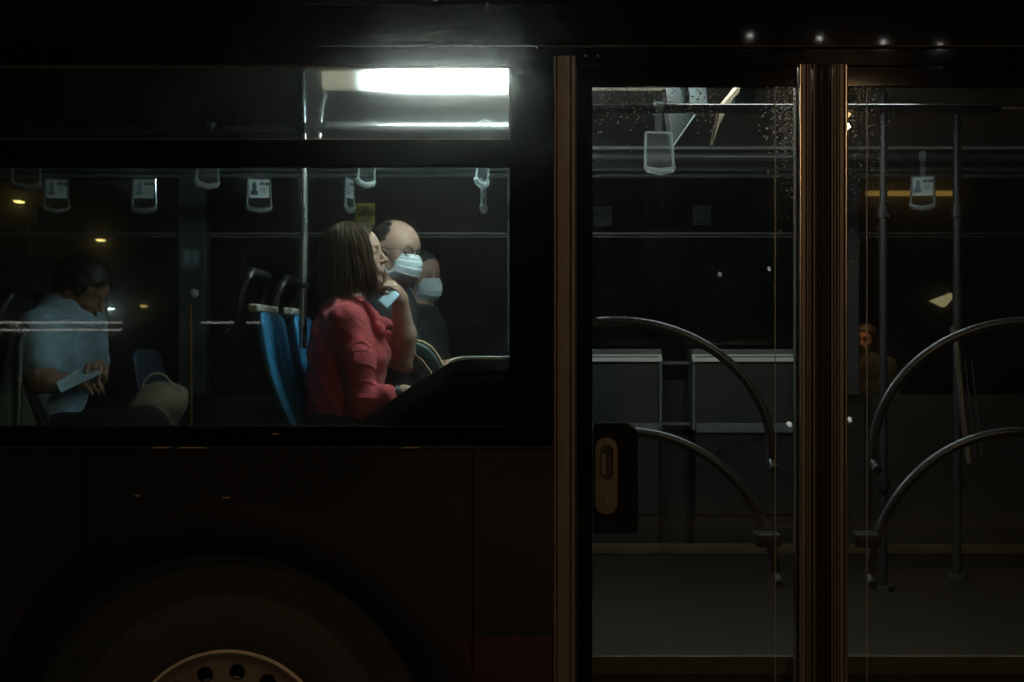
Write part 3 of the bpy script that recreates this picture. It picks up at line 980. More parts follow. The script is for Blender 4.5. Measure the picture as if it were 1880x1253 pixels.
# ------------------------------------------------------------------ hanging strap handles
def strap(label, px, py_rail, d, yaw, card=None, pitch=0.0, name='strap_handle'):
    loc = at(px, py_rail, d)
    t = thing(name, label, 'strap handle', loc, 'strap handles hanging from the overhead rails')
    t.rotation_euler = (pitch, 0, yaw)

    def Q(nm, mb, mat, par=None, **k):
        me_o = mb.build(nm, mat, par if par is not None else t, **k)
        return me_o
    # vertices are written around the rail centre
    o = loc
    B = MB()
    lp = [(0.0 + 0.019 * math.cos(a), 0.019 * math.sin(a)) for a in np.linspace(-0.9, math.pi + 0.9, 14)]
    pts2 = [np.array([0, c_ * 1.0, s_]) for c_, s_ in lp]
    V, F = [], []
    for q in pts2:
        n_ = q / np.linalg.norm(q)
        for xh in (-0.013, 0.013):
            for rr in (0.0, 0.004):
                V.append(o + q + n_ * rr + (xh, 0, 0))
    for i in range(len(pts2) - 1):
        a = 4 * i
        F += [(a, a + 2, a + 6, a + 4), (a + 1, a + 5, a + 7, a + 3), (a, a + 4, a + 5, a + 1), (a + 2, a + 3, a + 7, a + 6)]
    B.add(V, F)
    Q('clip', B, 'clear_grip', smooth=True)
    Q('strap', MB().box(o[0] - 0.011, o[0] + 0.011, o[1] - 0.002, o[1] + 0.002, o[2] - 0.075, o[2] - 0.016), 'clear_acrylic', bevel=0.001)
    # holder: trapezoid frame with a thick grip along the bottom
    w0, w1, zt, zb = 0.042, 0.046, -0.078, -0.198
    fr = MB()
    for sx in (-1, 1):
        fr.tube([o + (sx * w0, 0, zt), o + (sx * w1, 0, zb + 0.012)], 0.0045, 6)
    fr.tube([o + (-w0, 0, zt), o + (w0, 0, zt)], 0.004, 6)
    hold = Q('holder_frame', fr, 'clear_grip', smooth=True)
    Q('window', MB().pane(o[0] - w0, o[0] + w0, o[1] - 0.004, o[2] + zb + 0.012, o[2] + zt), 'clear_acrylic', hold)
    Q('window', MB().pane(o[0] - w0, o[0] + w0, o[1] + 0.004, o[2] + zb + 0.012, o[2] + zt), 'clear_acrylic', hold)
    gp_ = [o + (-w1 - 0.002, 0, zb + 0.014), o + (-w1 + 0.006, 0, zb + 0.002), o + (0, 0, zb - 0.006), o + (w1 - 0.006, 0, zb + 0.002), o + (w1 + 0.002, 0, zb + 0.014)]
    Q('grip', MB().tube(gp_, [0.008, 0.0105, 0.0115, 0.0105, 0.008], 8), 'clear_grip', smooth=True)
    if card:
        c0, c1 = zt - 0.003, zt - 0.075
        cd = Q('card', MB().box(o[0] - 0.038, o[0] + 0.038, o[1] - 0.0012, o[1] + 0.0012, o[2] + c1, o[2] + c0), 'card_paper')
        y0, y1 = o[1] - 0.0024, o[1] - 0.0014
        # portrait, headline blocks and fine print
        pr = MB().prism([(o[0] - 0.034 + u * 0.03, o[2] + c1 + 0.012 + v * 0.052) for u, v in
                         ((0, 0), (0.05, 0.28), (0.3, 0.42), (0.22, 0.6), (0.28, 0.86), (0.5, 1.0), (0.75, 0.88), (0.82, 0.6), (0.72, 0.42), (0.9, 0.3), (1.0, 0.0))], y0, y1)
        Q('portrait', pr, 'print_dark' if card > 1 else 'print_mid', cd)
        hd = MB()
        x = o[0] + 0.002
        for wd in (0.006, 0.005, 0.006, 0.0, 0.005, 0.007, 0.005):
            if wd:
                hd.box(x, x + wd - 0.001, y0, y1, o[2] + c0 - 0.022, o[2] + c0 - 0.010)
            x += wd if wd else 0.003
        Q('headline', hd, 'print_dark', cd)
        for i, zl in enumerate((0.031, 0.037, 0.043, 0.049)):
            Q('text_line', MB().box(o[0] + 0.004, o[0] + 0.030 - 0.004 * (i % 2), y0, y1, o[2] + c0 - zl - 0.002, o[2] + c0 - zl), 'print_red' if i < 2 else 'print_mid', cd)
    return t


strap('clear plastic strap handle turned edgewise above the woman, with a glinting white grip', 680, 232, 4.9, R(58), None, R(6))
strap('clear strap handle on the near rail at the right end of the lit window', 891, 232, 4.9, R(66), None, R(4))
strap('clear strap handle twisted on the near rail above the dark far pillar', 386, 234, 4.9, R(50), None, R(5))
strap('empty clear strap handle cut off by the window top at the far left', 48, 236, 4.9, R(14), None)
strap('strap handle turned edgewise on the far rail left of the yellow notice', 642, 293, 5.6, R(76), 1)
strap('strap handle turned edgewise on the far rail near the right window edge', 888, 293, 5.6, R(80), 1)
strap('strap handle with a bright white portrait advert card right of the far pillar', 476, 293, 5.6, R(9), 2, R(-3))
strap('strap handle with a dim portrait advert card left of the far pillar', 265, 293, 5.6, R(4), 1)
strap('faint strap handle with advert card, leftmost of the far rail', 104, 293, 5.6, R(20), 1)
strap('large empty clear strap handle hanging in the left door leaf', 1208, 200, 4.52, R(10), None, R(-5))
strap('dim strap handle with a card hanging in the right door leaf', 1694, 288, 5.6, R(-18), 1)


# ------------------------------------------------------------------ implicit-surface modelling for people and soft things
class Sdf:
    def __init__(s, lo, hi, h):
        s.lo, s.h = np.array(lo, float), h
        s.n = np.ceil((np.array(hi, float) - s.lo) / h).astype(int) + 1
        s.D = np.full(s.n, 0.5, np.float32)
        s.ax = [(s.lo[i] + h * np.arange(s.n[i])).astype(np.float32) for i in range(3)]

    def _apply(s, lo, hi, k, op, fn):
        pad = k + 3 * s.h
        i0 = np.clip(np.floor((np.array(lo) - pad - s.lo) / s.h).astype(int), 0, s.n)
        i1 = np.clip(np.ceil((np.array(hi) + pad - s.lo) / s.h).astype(int) + 1, 0, s.n)
        if np.any(i1 <= i0):
            return s
        sl = tuple(slice(a, b) for a, b in zip(i0, i1))
        X, Y, Z = s.ax[0][sl[0]][:, None, None], s.ax[1][sl[1]][None, :, None], s.ax[2][sl[2]][None, None, :]
        d = fn(X, Y, Z)
        a = s.D[sl]
        if op == 'u':
            h = np.maximum(k - np.abs(a - d), 0) / k
            s.D[sl] = np.minimum(a, d) - h * h * k * 0.25
        else:
            d = -d
            h = np.maximum(k - np.abs(a - d), 0) / k
            s.D[sl] = np.maximum(a, d) + h * h * k * 0.25
        return s

    def cone(s, a, b, ra, rb, k=0.02, op='u', F=None):
        a, b = np.array(a, float), np.array(b, float)
        if F is not None:
            a, b = F.p(a), F.p(b)
            ra, rb, k = ra * F.s, rb * F.s, k * F.s
        ab = b - a
        L2 = max(float(ab @ ab), 1e-12)
        lo = np.minimum(a - ra, b - rb)
        hi = np.maximum(a + ra, b + rb)

        def fn(X, Y, Z):
            t = np.clip(((X - a[0]) * ab[0] + (Y - a[1]) * ab[1] + (Z - a[2]) * ab[2]) / L2, 0, 1)
            return np.sqrt((X - a[0] - t * ab[0]) ** 2 + (Y - a[1] - t * ab[1]) ** 2 + (Z - a[2] - t * ab[2]) ** 2) - (ra + (rb - ra) * t)
        return s._apply(lo, hi, k, op, fn)

    def ell(s, c, r, k=0.02, op='u', F=None, rot=None):
        c, r = np.array(c, float), np.array(r, float)
        M = np.eye(3) if rot is None else rot
        if F is not None:
            c, M, r, k = F.p(c), F.R @ M, r * F.s, k * F.s
        e = np.sqrt(((M * r[None, :]) ** 2).sum(1))

        def fn(X, Y, Z):
            x, y, z = X - c[0], Y - c[1], Z - c[2]
            q = [(M[0, i] * x + M[1, i] * y + M[2, i] * z) for i in range(3)]
            k0 = np.sqrt(sum((q[i] / r[i]) ** 2 for i in range(3)))
            k1 = np.sqrt(sum((q[i] / r[i] ** 2) ** 2 for i in range(3))) + 1e-9
            return k0 * (k0 - 1.0) / k1
        return s._apply(c - e, c + e, k, op, fn)

    def mesh(s):
        D, n = s.D, s.n
        S = D < 0
        cn = n - 1
        corner = [(i, j, k) for i in (0, 1) for j in (0, 1) for k in (0, 1)]
        sub = {c: D[c[0]:c[0] + cn[0], c[1]:c[1] + cn[1], c[2]:c[2] + cn[2]] for c in corner}
        cnt = sum((sub[c] < 0).astype(np.int8) for c in corner)
        act = (cnt > 0) & (cnt < 8)
        idx = np.full(cn, -1, np.int64)
        I = np.argwhere(act)
        idx[act] = np.arange(len(I))
        acc, w = np.zeros((len(I), 3)), np.zeros(len(I))
        vals = {c: sub[c][act] for c in corner}
        for c in corner:
            for ax in range(3):
                if c[ax] == 0:
                    c2 = list(c)
                    c2[ax] = 1
                    c2 = tuple(c2)
                    va, vb = vals[c], vals[c2]
                    x = (va < 0) != (vb < 0)
                    t = np.where(x, va / np.where(x, va - vb, 1), 0)
                    p = np.tile(np.array(c, float), (len(I), 1))
                    p[:, ax] = t
                    acc += p * x[:, None]
                    w += x
        V = s.lo + s.h * (I + acc / w[:, None])
        Q = []
        for ax in range(3):
            a1, a2 = (ax + 1) % 3, (ax + 2) % 3
            A = np.take(S, range(0, n[ax] - 1), ax)
            B = np.take(S, range(1, n[ax]), ax)
            E = np.argwhere(A != B)
            inside = A[tuple(E.T)]
            ok = (E[:, a1] > 0) & (E[:, a2] > 0) & (E[:, a1] < cn[a1]) & (E[:, a2] < cn[a2])
            E, inside = E[ok], inside[ok]

            def ci(d1, d2):
                e = E.copy()
                e[:, a1] -= d1
                e[:, a2] -= d2
                return idx[tuple(e.T)]
            q = np.stack([ci(1, 1), ci(0, 1), ci(0, 0), ci(1, 0)], 1)
            q[~inside] = q[~inside][:, ::-1]
            Q.append(q)
        return V, np.concatenate(Q)


class Frame:
    def __init__(s, o, yaw, pitch, roll=0.0, sc=1.0):
        f = np.array([math.cos(pitch) * math.cos(yaw), math.cos(pitch) * math.sin(yaw), math.sin(pitch)])
        l = np.array([-math.sin(yaw), math.cos(yaw), 0.0])
        u = np.cross(f, l)
        l2 = l * math.cos(roll) + u * math.sin(roll)
        u2 = np.cross(f, l2)
        s.R = np.stack([f, l2, u2], 1)
        s.o, s.s = np.array(o, float), sc

    def p(s, q):
        return s.o + s.s * (s.R @ np.array(q, float))


def vert_normals(V, Q):
    nq = np.cross(V[Q[:, 2]] - V[Q[:, 0]], V[Q[:, 3]] - V[Q[:, 1]])
    N = np.zeros_like(V)
    for i in range(4):
        np.add.at(N, Q[:, i], nq)
    return N / (np.linalg.norm(N, axis=1)[:, None] + 1e-12)


def relax(V, Q, it=2, lam=0.5):
    for _ in range(it):
        acc, c = np.zeros_like(V), np.zeros(len(V))
        for i in range(4):
            a, b = Q[:, i], Q[:, (i + 1) % 4]
            np.add.at(acc, a, V[b])
            np.add.at(acc, b, V[a])
            np.add.at(c, a, 1)
            np.add.at(c, b, 1)
        V = V + lam * (acc / np.maximum(c, 1)[:, None] - V)
    return V


def wave(P, freq, seed, oct_=5):
    g = np.random.default_rng(seed)
    out = np.zeros(len(P))
    for i in range(oct_):
        d = g.normal(size=3)
        d /= np.linalg.norm(d)
        out += np.sin(P @ d * freq * g.uniform(0.7, 1.7) + g.uniform(0, 6.28))
    return out / oct_


def soft_obj(name, S, mat, parent=None, origin=None, smooth_it=2, disp=None):
    V, Q = S.mesh()
    V = relax(V, Q, smooth_it)
    if disp is not None:
        V = V + vert_normals(V, Q) * disp(V)[:, None]
    og = origin_of(parent) if parent is not None else np.array(origin, float)
    me = bpy.data.meshes.new(name)
    me.vertices.add(len(V))
    me.vertices.foreach_set('co', (V - og).astype(np.float32).ravel())
    me.loops.add(len(Q) * 4)
    me.loops.foreach_set('vertex_index', Q.astype(np.int32).ravel())
    me.polygons.add(len(Q))
    me.polygons.foreach_set('loop_start', np.arange(0, 4 * len(Q), 4, dtype=np.int32))
    me.polygons.foreach_set('loop_total', np.full(len(Q), 4, np.int32))
    me.polygons.foreach_set('use_smooth', np.ones(len(Q), bool))
    me.update(calc_edges=True)
    me.validate()
    me.materials.append(MATS[mat])
    return new_obj(name, me, parent, og if parent is None else None)


def head(S, F, female=False, ears=True):
    c, e = S.cone, S.ell
    e((-0.012, 0, 0.030), (0.094, 0.074, 0.084), 0.02, F=F)
    e((0.026, 0, 0.022), (0.060, 0.062, 0.060), 0.03, F=F)              # forehead
    e((0.026, 0, -0.040), (0.058, 0.056, 0.070), 0.02, F=F)
    for sgn in (-1, 1):
        c((-0.012, sgn * 0.052, -0.045), (0.052, sgn * 0.014, -0.092), 0.017, 0.015, 0.025, F=F)
        e((0.052, sgn * 0.036, -0.024), (0.024, 0.024, 0.022), 0.02, F=F)
    e((0.058, 0, -0.094), (0.026, 0.024, 0.019), 0.015, F=F)             # chin
    c((0.070, -0.030, 0.020), (0.070, 0.030, 0.020), 0.012, 0.012, 0.018, F=F)
    for sgn in (-1, 1):
        e((0.092, sgn * 0.031, 0.002), (0.018, 0.019, 0.013), 0.014, 's', F=F)
        e((0.069, sgn * 0.031, 0.001), (0.0125, 0.0135, 0.0125), 0.004, F=F)
        c((0.078, sgn * 0.018, 0.010), (0.074, sgn * 0.044, 0.004), 0.004, 0.004, 0.006, F=F)   # upper lid
    c((0.078, 0, 0.014), (0.103, 0, -0.026), 0.0075, 0.0085, 0.012, F=F)  # nose
    e((0.104, 0, -0.030), (0.0095, 0.0095, 0.0085), 0.006, F=F)
    for sgn in (-1, 1):
        e((0.092, sgn * 0.012, -0.033), (0.0105, 0.0065, 0.0075), 0.006, F=F)
        e((0.095, sgn * 0.006, -0.041), (0.005, 0.0035, 0.004), 0.003, 's', F=F)
    e((0.076, 0, -0.058), (0.016, 0.028, 0.018), 0.012, F=F)             # muzzle
    for sgn in (-1, 1):
        c((0.089, sgn * 0.004, -0.0545), (0.077, sgn * 0.023, -0.0615), 0.0056, 0.0030, 0.005, F=F)
        c((0.088, sgn * 0.004, -0.0690), (0.077, sgn * 0.022, -0.0640), 0.0064, 0.0030, 0.005, F=F)
    c((0.096, -0.018, -0.0622), (0.096, 0.018, -0.0622), 0.0042, 0.0042, 0.004, 's', F=F)
    if ears:
        for sgn in (-1, 1):
            e((-0.010, sgn * 0.074, -0.004), (0.019, 0.008, 0.031), 0.008, F=F)
            e((-0.006, sgn * 0.083, -0.002), (0.010, 0.005, 0.018), 0.006, 's', F=F)


def limb(S, pts, rad, k=0.02, inf=0.0):
    for i in range(len(pts) - 1):
        S.cone(pts[i], pts[i + 1], rad[i] + inf, rad[i + 1] + inf, k)


def hand(S, wrist, fwd, side, nrm, curl, spread=0.2, thumb=0.6, sc=1.0, palm_l=0.085):
    """palm with four unequal bent fingers and a thumb from the side of the palm; nrm is the palm's inner side"""
    wrist = np.array(wrist, float)
    f = np.array(fwd, float)
    f /= np.linalg.norm(f)
    n = np.array(nrm, float)
    n -= f * (n @ f)
    n /= np.linalg.norm(n)
    s = np.cross(n, f)
    if s @ np.array(side, float) < 0:
        s = -s                       # s points to the thumb side
    M = np.stack([f, s, n], 1)
    S.ell(wrist + f * palm_l * 0.5 * sc, np.array([palm_l * 0.56, 0.040, 0.015]) * sc, 0.012, rot=M)
    S.cone(wrist, wrist + f * 0.03 * sc, 0.023 * sc, 0.022 * sc, 0.02)
    for i, (off, ln) in enumerate(((0.030, 0.072), (0.010, 0.080), (-0.010, 0.074), (-0.029, 0.058))):
        base = wrist + f * palm_l * (0.95 - 0.06 * abs(i - 1)) * sc + s * off * sc
        cu = curl[i] if hasattr(curl, '__len__') else curl
        a, p = 0.0, base
        for j, (fr, r) in enumerate(((0.45, 0.0088), (0.30, 0.0080), (0.25, 0.0070))):
            a += cu * (0.9, 1.1, 0.7)[j]
            dr = f * math.cos(a) + n * math.sin(a) + s * spread * (0.5 - i / 3.0) * 0.35
            q = p + dr / np.linalg.norm(dr) * ln * fr * sc
            S.cone(p, q, r * sc, r * 0.93 * sc, 0.004)
            p = q
    tb = wrist + f * 0.022 * sc + s * 0.026 * sc + n * 0.006 * sc
    t1 = tb + (s * 0.7 * (1 - thumb * 0.5) + f * 0.75 + n * thumb * 0.6) * 0.040 * sc
    t2 = t1 + (s * 0.25 * (1 - thumb) + f * 0.9 + n * thumb * 0.5) * 0.032 * sc
    S.cone(tb, t1, 0.013 * sc, 0.0100 * sc, 0.010)
    S.cone(t1, t2, 0.0098 * sc, 0.0080 * sc, 0.005)


def ribbons(name, parent, paths, width, mat):
    V, F = [], []
    og = origin_of(parent)
    for P, Nn in paths:
        k = len(V)
        m = len(P)
        for i in range(m):
            t = P[min(i + 1, m - 1)] - P[max(i - 1, 0)]
            sd = np.cross(t, Nn[i])
            sd /= np.linalg.norm(sd) + 1e-9
            if i == 0:
                ro = rng.uniform(-0.9, 0.9)
            sd = sd * math.cos(ro) + Nn[i] * math.sin(ro)
            w = width * (0.35 + 0.65 * math.sin(math.pi * min(0.95, 0.15 + 0.8 * i / (m - 1))))
            V += [P[i] - sd * w - og, P[i] + sd * w - og]
        for i in range(m - 1):
            a = k + 2 * i
            F.append((a, a + 1, a + 3, a + 2))
    me = mesh_from(name, V, F, mat, True)
    return new_obj(name, me, parent)


def face_mask(parent, F, mat='mask_cloth', droop=0.0):
    """pleated surgical mask wrapped round nose, cheeks and chin, with its ear loops"""
    nu, nv = 21, 41
    og = origin_of(parent)
    V, Fc = [], []
    for j in range(nv):
        v = j / (nv - 1)                       # 0 top (nose bridge) .. 1 under the chin
        z = -0.006 - 0.104 * v - droop
        bulge = math.sin(math.pi * min(1, v * 1.05)) ** 0.8
        xf = 0.101 + 0.016 * bulge - 0.020 * max(0, v - 0.72) / 0.28
        pleat = 0.0055 * (1 - ((v * 4.0) % 1.0)) * (1 if 0.12 < v < 0.9 else 0)
        for i in range(nu):
            u = 2 * i / (nu - 1) - 1
            yw = 0.060 - 0.004 * v
            y = yw * math.sin(u * 1.25) / math.sin(1.25)
            x = xf + pleat - 0.068 * abs(u) ** 2.1 - (0.010 * (1 - abs(u)) ** 3 * (1 if v < 0.08 else 0))
            if v < 0.12:
                x += 0.004 * math.exp(-(u * 4) ** 2)
            z2 = z - 0.006 * abs(u) * (1 - v) + 0.026 * abs(u) ** 2 * v
            V.append(F.p((x, y, z2)) - og)
    for j in range(nv - 1):
        for i in range(nu - 1):
            a = j * nu + i
            Fc.append((a, a + 1, a + nu + 1, a + nu))
    me = mesh_from('face_mask', V, Fc, mat, True)
    o = new_obj('face_mask', me, parent)
    so = o.modifiers.new("thick", 'SOLIDIFY')
    so.thickness = 0.0018
    lp = MB()
    for sgn in (-1, 1):
        for zz_, ze in ((-0.012 - droop, 0.012), (-0.082 - droop, -0.024)):
            lp.tube([F.p((0.030, sgn * 0.0645, zz_)), F.p((0.012, sgn * 0.075, (zz_ + ze) / 2)), F.p((-0.014, sgn * 0.084, ze))], 0.0012 * 1.3, 6)
    lp.build('ear_loop', mat, o, smooth=True)
    return o


# ------------------------------------------------------------------ the woman in red
d0 = 4.78
base = np.array([xx(615, d0), d0 - CAM_D, FLOOR])
HF = Frame(at(652, 472, d0), R(-5), R(9), 0.0, 0.97)
nk = at(634, 556, d0)
shN, shF = at(634, 590, 4.635), at(644, 588, 4.93)
elN, elF = at(668, 745, 4.60), at(744, 668, 4.985)
wrN = at(742, 722, 4.60)
wrF = at(734, 549, 4.87)
S = Sdf((-0.98, 0.30, 0.74), (-0.0, 1.10, 2.16), 0.0042)
head(S, HF, True)
S.cone(HF.p((-0.025, 0, -0.06)), nk + (0, 0, -0.02), 0.050, 0.054, 0.03)
hipN, hipF = at(624, 806, 4.70), at(624, 806, 4.86)
for a, b in ((shN, hipN), (shF, hipF)):
    m = a * 0.8 + b * 0.2
    S.cone(m + (0, 0.05 if a is shN else -0.05, 0), b + (0, 0.02 if a is shN else -0.02, 0.02), 0.070, 0.075, 0.05)
S.cone(nk, (shN + shF) / 2 + (0, 0, -0.05), 0.055, 0.09, 0.05)
S.cone(nk + (0, 0, -0.03), shN, 0.045, 0.045, 0.05)
S.cone(nk + (0, 0, -0.03), shF, 0.045, 0.045, 0.05)
limb(S, [shN, elN, elN * 0.5 + wrN * 0.5 + (0, 0, -0.005), wrN], [0.047, 0.041, 0.034, 0.024])
limb(S, [shF, elF, elF * 0.55 + wrF * 0.45 + (0.005, 0, 0), wrF], [0.047, 0.040, 0.040, 0.026])
knN, knF = hipN + (0.40, -0.02, 0.03), hipF + (0.40, 0.03, 0.03)
limb(S, [hipN, knN, knN + (0.04, 0, -0.40), knN + (0.02, 0, -0.50), knN + (0.15, 0, -0.53)], [0.085, 0.058, 0.040, 0.038, 0.028], 0.03)
limb(S, [hipF, knF, knF + (0.04, 0, -0.40), knF + (0.02, 0, -0.50), knF + (0.15, 0, -0.53)], [0.085, 0.058, 0.040, 0.038, 0.028], 0.03)
# far hand: raised, knuckles against the chin, fingers folded back towards the throat
hand(S, wrF, at(716, 504, 4.80) - wrF, (-0.2, -1.0, 0.4), (-1.0, -0.15, -0.25), (0.55, 1.15, 1.25, 1.3), 0.15, 0.75, 0.93, 0.070)
hand(S, wrN, (1, 0.1, -0.15), (0, 0.6, 0.6), (0, 0.4, -1), 0.45, 0.2, 0.5, 0.93)
woman = soft_obj('person', S, 'skin', None, base, 1)
tag(woman, 'person with brown bob in red blouse, chin on hand, on the blue seat', 'person')

# blouse
S = Sdf((-0.98, 0.34, 1.20), (-0.24, 1.10, 1.92), 0.0042)
ch = at(640, 628, d0)
S.ell(ch, (0.105, 0.165, 0.13), 0.04)
S.ell(at(668, 652, d0) + (0, -0.06, 0), (0.085, 0.085, 0.085), 0.04)
S.ell(at(668, 652, d0) + (0, 0.06, 0), (0.085, 0.085, 0.085), 0.04)
S.ell(at(637, 745, d0), (0.132, 0.170, 0.19), 0.06)
S.ell(at(612, 665, d0), (0.085, 0.155, 0.19), 0.05)
S.cone(nk + (0.0, 0, -0.025), shN + (0, 0.0, 0.0), 0.056, 0.052, 0.05)
S.cone(nk + (0.0, 0, -0.025), shF, 0.058, 0.060, 0.05)
S.cone(nk + (0.004, 0, 0.010), nk + (-0.004, 0, -0.03), 0.060, 0.068, 0.012)
cuff = elN * 0.42 + wrN * 0.58
limb(S, [shN, shN * 0.5 + elN * 0.5 + (0.012, -0.006, 0), elN, cuff], [0.051, 0.051, 0.049, 0.041], 0.03)
S.cone(cuff + (-0.012, 0, 0), cuff, 0.045, 0.046, 0.006)
limb(S, [shF, elF * 0.72 + shF * 0.28], [0.060, 0.056], 0.03)
# bow at the collar
kb = at(690, 578, 4.72)
S.cone(at(672, 560, 4.72), kb, 0.014, 0.014, 0.012)
S.ell(at(706, 593, 4.71), (0.034, 0.020, 0.023), 0.010, rot=Frame((0, 0, 0), 0, R(-32)).R)
S.ell(at(697, 604, 4.69), (0.026, 0.014, 0.016), 0.008, rot=Frame((0, 0, 0), 0, R(-60)).R)
S.cone(kb, at(702, 655, 4.70), 0.012, 0.015, 0.010)
armA, armB = shN, elN


def blouse_folds(P):
    ab = armB - armA
    L = np.linalg.norm(ab)
    u = ab / L
    t = (P - armA) @ u
    rad = np.linalg.norm(P - armA - np.outer(np.clip(t, 0, L), u), axis=1)
    wgt = np.exp(-(np.maximum(rad - 0.065, 0) / 0.02) ** 2) * np.clip((t + 0.02) / 0.05, 0, 1)
    ph = t * 30 + 0.55 * np.sin(P[:, 0] * 30 + P[:, 1] * 22) + 0.35 * np.sin(P[:, 2] * 43 + P[:, 1] * 31) + (P[:, 0] - armA[0]) * 6
    fr = ph - np.round(ph)
    on = 0.55 + 0.45 * np.sin(np.round(ph) * 2.4 + P[:, 1] * 25)
    fold = (np.exp(-(fr / 0.075) ** 2) * 0.0052 - np.exp(-((fr - 0.16) / 0.10) ** 2) * 0.0038) * on
    gen = 0.003 * wave(P, 42, 3) + 0.0022 * wave(P, 110, 4)
    dia = 0.003 * np.sin((P[:, 2] * 60 + P[:, 0] * 85) + 2 * np.sin(P[:, 1] * 18))
    ridge = 0.0050 * (0.22 - np.minimum(np.abs(wave(P * (1.0, 1.0, 1.6), 36, 13)), 0.45)) + 0.0028 * (0.2 - np.minimum(np.abs(wave(P, 80, 14)), 0.4))
    return wgt * fold + gen * 0.6 + (1 - wgt) * dia + ridge


bl = soft_obj('blouse', S, 'red_cloth', woman, None, 1, blouse_folds)
bl['label'] = 'red gathered blouse with a bow'
# dark skirt / trousers
S = Sdf((-0.95, 0.40, 1.1), (-0.05, 1.02, 1.52), 0.008)
for hp, kn in ((hipN, knN), (hipF, knF)):
    S.cone(hp, kn, 0.105, 0.075, 0.04)
    S.ell(hp, (0.14, 0.12, 0.11), 0.05)
soft_obj('trousers', S, 'dark_cloth', woman)
# watch
wt = elN * 0.14 + wrN * 0.86
MB().tube([wt + (-0.010, 0, 0.001), wt + (0.012, 0, -0.001)], 0.0305, 18).build('wristwatch', 'black_metal', woman, smooth=True)
# hair: a dark core and many strands over it
S = Sdf(HF.o - 0.22, HF.o + 0.22, 0.005)
S.ell((-0.014, 0, 0.034), (0.098, 0.079, 0.086), 0.02, F=HF)
S.ell((-0.034, 0, -0.045), (0.074, 0.076, 0.092), 0.04, F=HF)
S.ell((0.010, 0.060, -0.03), (0.038, 0.020, 0.072), 0.03, F=HF)
S.ell((0.010, -0.060, -0.03), (0.038, 0.020, 0.072), 0.03, F=HF)
S.ell((0.090, 0, -0.035), (0.075, 0.050, 0.092), 0.015, 's', F=HF)
soft_obj('hair_core', S, 'hair_brown_base', woman, None, 2)
paths = []
g = np.random.default_rng(11)
for i in range(5200):
    ph = g.uniform(R(14), R(180)) * g.choice([-1, 1])
    lay = g.uniform(0.0, 1.0) ** 2
    A_s, A_b, A_f = 0.090, 0.112, 0.112
    cx = -0.012
    rx = A_b if abs(ph) > math.pi / 2 else A_f
    ln = g.uniform(0.72, 1.0) + (0.06 if g.random() < 0.15 else 0)
    m = 13
    P, Nn = [], []
    wob = g.normal(0, 0.10)
    w2 = g.uniform(0, 6.28)
    fly = abs(g.normal(0, 0.16)) if g.random() < 0.10 else 0.0
    curl_ = g.uniform(0.0, 0.05)
    for k in range(m):
        t = k / (m - 1) * ln
        if t < 0.42:
            th = t / 0.42 * math.pi / 2
            rr, z = math.sin(th) ** 0.8, 0.022 + 0.106 * math.cos(th)
        else:
            q = (t - 0.42) / 0.58
            rr = 1.0 + 0.13 * q - 0.34 * max(0, q - 0.5) ** 1.5
            z = 0.022 - 0.158 * q
        p2 = ph + wob * t + 0.03 * math.sin(6 * t + w2)
        lim = R(42) * min(1.0, max(0.0, (0.105 - z) / 0.045))
        if abs(p2) < lim:
            p2 = math.copysign(lim + abs(p2) * 0.12, p2)
        rr *= 1 - 0.10 * lay + 0.025 * math.sin(8 * t + 3 * ph + 0.4 * w2) + 0.02 * (g.random() - 0.5) + fly * t * t * 0.8 + curl_ * math.sin(11 * t + w2) * t
        x, y = cx + rx * rr * math.cos(p2), A_s * rr * math.sin(p2)
        P.append(HF.p((x, y, z)))
        nn = np.array([x - cx, y, max(0, z) * 0.8])
        Nn.append(HF.R @ (nn / (np.linalg.norm(nn) + 1e-9)))
    paths.append((P, Nn))
hr = ribbons('hair', woman, paths, 0.0014, 'hair_strands')
hr['label'] = 'shoulder-length brown hair'
# brow, eye and lip colour on the visible profile
eb = MB()
for sgn in (-1, 1):
    eb.tube([HF.p((0.0835, sgn * 0.014, 0.023)), HF.p((0.082, sgn * 0.03, 0.0275)), HF.p((0.070, sgn * 0.048, 0.022))], [0.002, 0.003, 0.0015], 6)
eb.build('eyebrows', 'hair_brown_base', woman, smooth=True)
for sgn in (-1, 1):
    e = MB().ball(HF.p((0.0765, sgn * 0.031, 0.0)), 0.0062, 10).build('iris', 'hair_black', woman, smooth=True)

# the pale folded mask she holds under her chin
q = [at(692, 553, 4.775), at(710, 569, 4.765), at(734, 542, 4.80), at(721, 531, 4.81)]
V, F = [], []
for j in range(7):
    for i in range(9):
        u, v = i / 8, j / 6
        p = (q[0] * (1 - u) + q[3] * u) * (1 - v) + (q[1] * (1 - u) + q[2] * u) * v
        V.append(p + np.array([0, -0.0025 * abs((v * 3) % 1 - 0.5) * 2 - 0.004 * math.sin(u * 3.1), 0]))
F = [(j * 9 + i, j * 9 + i + 1, (j + 1) * 9 + i + 1, (j + 1) * 9 + i) for j in range(6) for i in range(8)]
hm = MB().add(V, F).build('held_face_mask', 'mask_blue', None, smooth=True, origin=q[1])
hm.modifiers.clear()
hm.modifiers.new("thick", 'SOLIDIFY').thickness = 0.002
tag(hm, 'pale blue folded face mask held in the hand under the red-clad person\'s chin', 'face mask')


